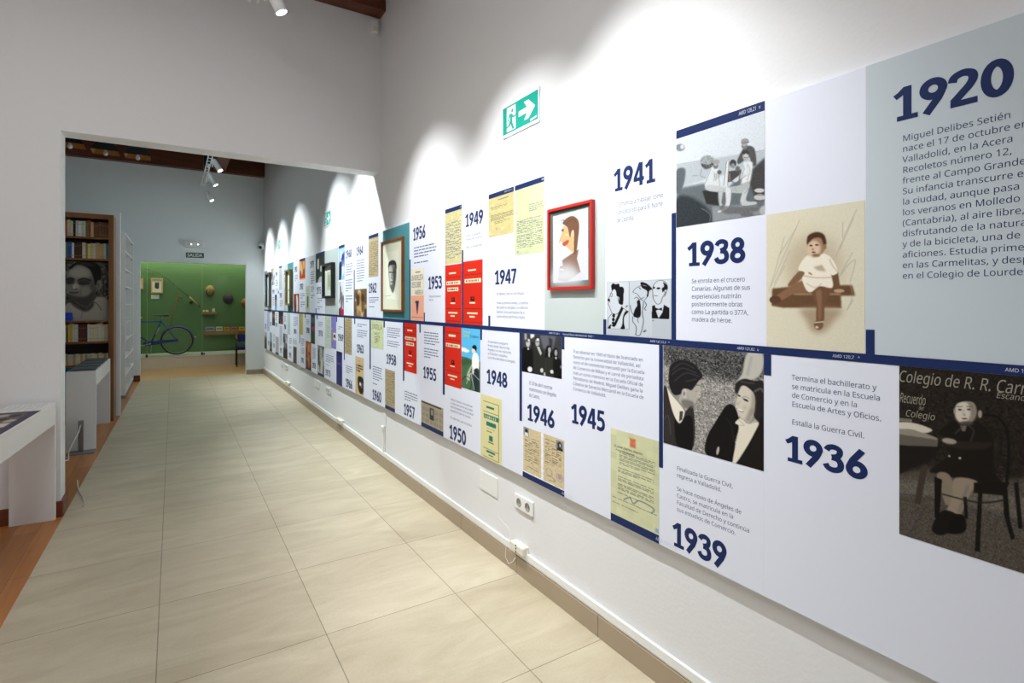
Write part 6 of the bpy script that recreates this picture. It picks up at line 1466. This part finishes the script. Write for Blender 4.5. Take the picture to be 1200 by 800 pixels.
def hat(px, py, rx, rz, label, m, m2, brim):
    c = B3(px, py, .001); t = thing('cap', label, 'hat', (c.x, BW, c.z), 'hats on the green wall'); q = Matrix.Translation((c.x, BW - .002, c.z)) @ Matrix.Rotation(math.pi / 2, 4, 'X') @ Matrix.Diagonal((rx, rz, 1, 1))
    bm = BM(); add_lathe(bm, [(1, .0), (1.02, .03), (.97, .07), (.8, .115), (.5, .145), (0, .155)], 22, q); obj('crown', bm, m, t)
    if brim:
        bm = BM(); add_lathe(bm, [(.35, .0), (.8, .12), (1.0, .128), (1.04, .11), (.98, .06)], 22, Matrix.Translation((0, -.01, -rz * .32)) @ q @ Matrix.Diagonal((.92, .72, 1, 1))); obj('brim', bm, m2, t)
    else:
        bm = BM(); add_tube(bm, [(c.x + rx * 1.0 * math.cos(k), BW - .02, c.z + rz * 1.0 * math.sin(k)) for k in np.linspace(0, 2 * math.pi, 24, endpoint=False)], .014, 6, True); obj('band', bm, m2, t)
    return t


hat(246, 340.5, .105, .14, 'tan and brown peaked cap on the green wall, leftmost of the hats', mat('tan_felt', (150, 124, 70), .8), mat('dark_brown_felt', (66, 48, 34), .8), True)
hat(267.3, 350, .11, .135, 'dark round beret on the green wall, middle of the hats', mat('charcoal_felt', (50, 48, 54), .8), mat('black_felt', (34, 32, 36), .8), False)
hat(287.5, 354.5, .10, .12, 'brown patterned cap on the green wall, rightmost of the hats', mat('russet_tweed', (150, 100, 52), .8), mat('brown_tweed', (100, 62, 34), .8), True)


def wshelf(px0, px1, py0, py1, label):
    a, b = B3(px0, py0, .14), B3(px1, py1, .14); t = thing('wall_shelf', label, 'shelf', ((a.x + b.x) / 2, BW, b.z), 'small wooden wall shelves')
    obj('shelf_board', box((a.x, BW - .16, b.z), (b.x, BW - .0125, a.z), .003), wood('olive_shelf_wood', (150, 118, 66), (126, 96, 50), 'X', 1), t)
    obj('wall_batten', box((a.x + .02, BW - .012, b.z + .005), (b.x - .02, BW, a.z - .005)), M_CASE, t); return a.x, b.x, a.z


x0, x1, z = wshelf(236.8, 254, 365.3, 368, 'upper short wooden shelf with ivory boxes on the green wall')
for k, (u, wd, ht) in enumerate([(.06, .13, .05), (.24, .2, .05), (.70, .18, .085)]):
    w3 = x1 - x0; bm = box((x0 + u * w3, BW - .13, z + .0005), (x0 + (u + wd) * w3, BW - .05, z + ht), .004)
    tag(obj('small_box', bm, mat('ivory_card', (222, 208, 176), .6), None, (x0 + u * w3, BW - .1, z)), ['left flat ivory box on the upper showcase shelf', 'middle flat ivory box on the upper showcase shelf', 'taller ivory box at the right end of the upper showcase shelf'][k], 'box', 'ivory boxes on the upper shelf')
x0, x1, z = wshelf(239, 296, 388, 391, 'lower long wooden shelf with small books on the green wall')
for px0, px1, hp, c, nm in [(240.8, 251.4, 5, (150, 156, 176), 'blue-grey small book with dark figures'), (253, 260.8, 5, (196, 204, 160), 'pale green small book'), (262.4, 269.2, 4.4, (206, 150, 66), 'orange small book'), (271, 277.6, 4.4, (196, 116, 84), 'salmon small book'), (280, 286.8, 4.2, (214, 176, 50), 'yellow small book')]:
    a = B3(px0, 388, .1); b = B3(px1, 388, .1); ht = hp / 630.7 * 14.0
    bm = BM(); add_box(bm, (a.x, BW - .1, z + .0005), (b.x, BW - .075, z + ht), .002, 0); add_box(bm, (a.x + .02, BW - .1012, z + ht * .35), (b.x - .02, BW - .0995, z + ht * .68), 0, 1); add_box(bm, (a.x + .004, BW - .0745, z + .004), (b.x - .004, BW - .062, z + ht * .96), 0, 2)
    tag(obj('small_book', bm, [mat('cover_' + nm.split()[0], c, .5), mat('cover_panel_' + nm.split()[0], tuple(int(v * .62) for v in c), .5), M_PAGE], None, (a.x, BW - .08, z)), nm + ' standing on the lower showcase shelf', 'book', 'small books on the lower showcase shelf')

# chair before the showcase
a = onZ(277.5, 429.8); x0c, y0c = a.x, 14.50
ch = thing('armchair', 'black-framed chair with blue seat and curved wooden arms before the showcase', 'chair', (x0c + .26, y0c + .24, 0))
x1c, y1c, zs_ = x0c + .52, y0c + .46, .46
for lx, ly, zt_ in ((x0c, y0c, .66), (x1c, y0c, .66), (x0c + .02, y1c, .70), (x1c - .02, y1c, .70)):
    obj('leg', add_tube(BM(), [(lx, ly, 0), (lx, ly, zt_)], .013, 10), M_BLACK, ch)
obj('seat', box((x0c + .015, y0c + .0, zs_ - .03), (x1c - .015, y1c - .02, zs_ + .04), .025), mat('blue_upholstery', (36, 52, 128), .8), ch)
obj('seat_frame', box((x0c + .005, y0c + .01, zs_ - .05), (x1c - .005, y1c - .01, zs_ - .031), .004), M_BLACK, ch)
arc = [(x0c + .0, y0c - .02, .67), (x0c + .0, y0c + .12, .70), (x0c + .01, y0c + .3, .74), (x0c + .09, y1c + .0, .80), (x0c + .26, y1c + .03, .82), (x1c - .09, y1c + .0, .80), (x1c - .01, y0c + .3, .74), (x1c, y0c + .12, .70), (x1c, y0c - .02, .67)]
bm = add_tube(BM(), arc, .022, 10); obj('bentwood_arm', bm, wood('bent_beech', (150, 86, 44), (118, 62, 30), 'X', 1), ch)
bm = BM(); add_box(bm, (x0c + .06, y1c - .035, .58), (x1c - .06, y1c - .01, .76), .01); obj('backrest', bm, MATS['blue_upholstery'], ch)

flush_text()
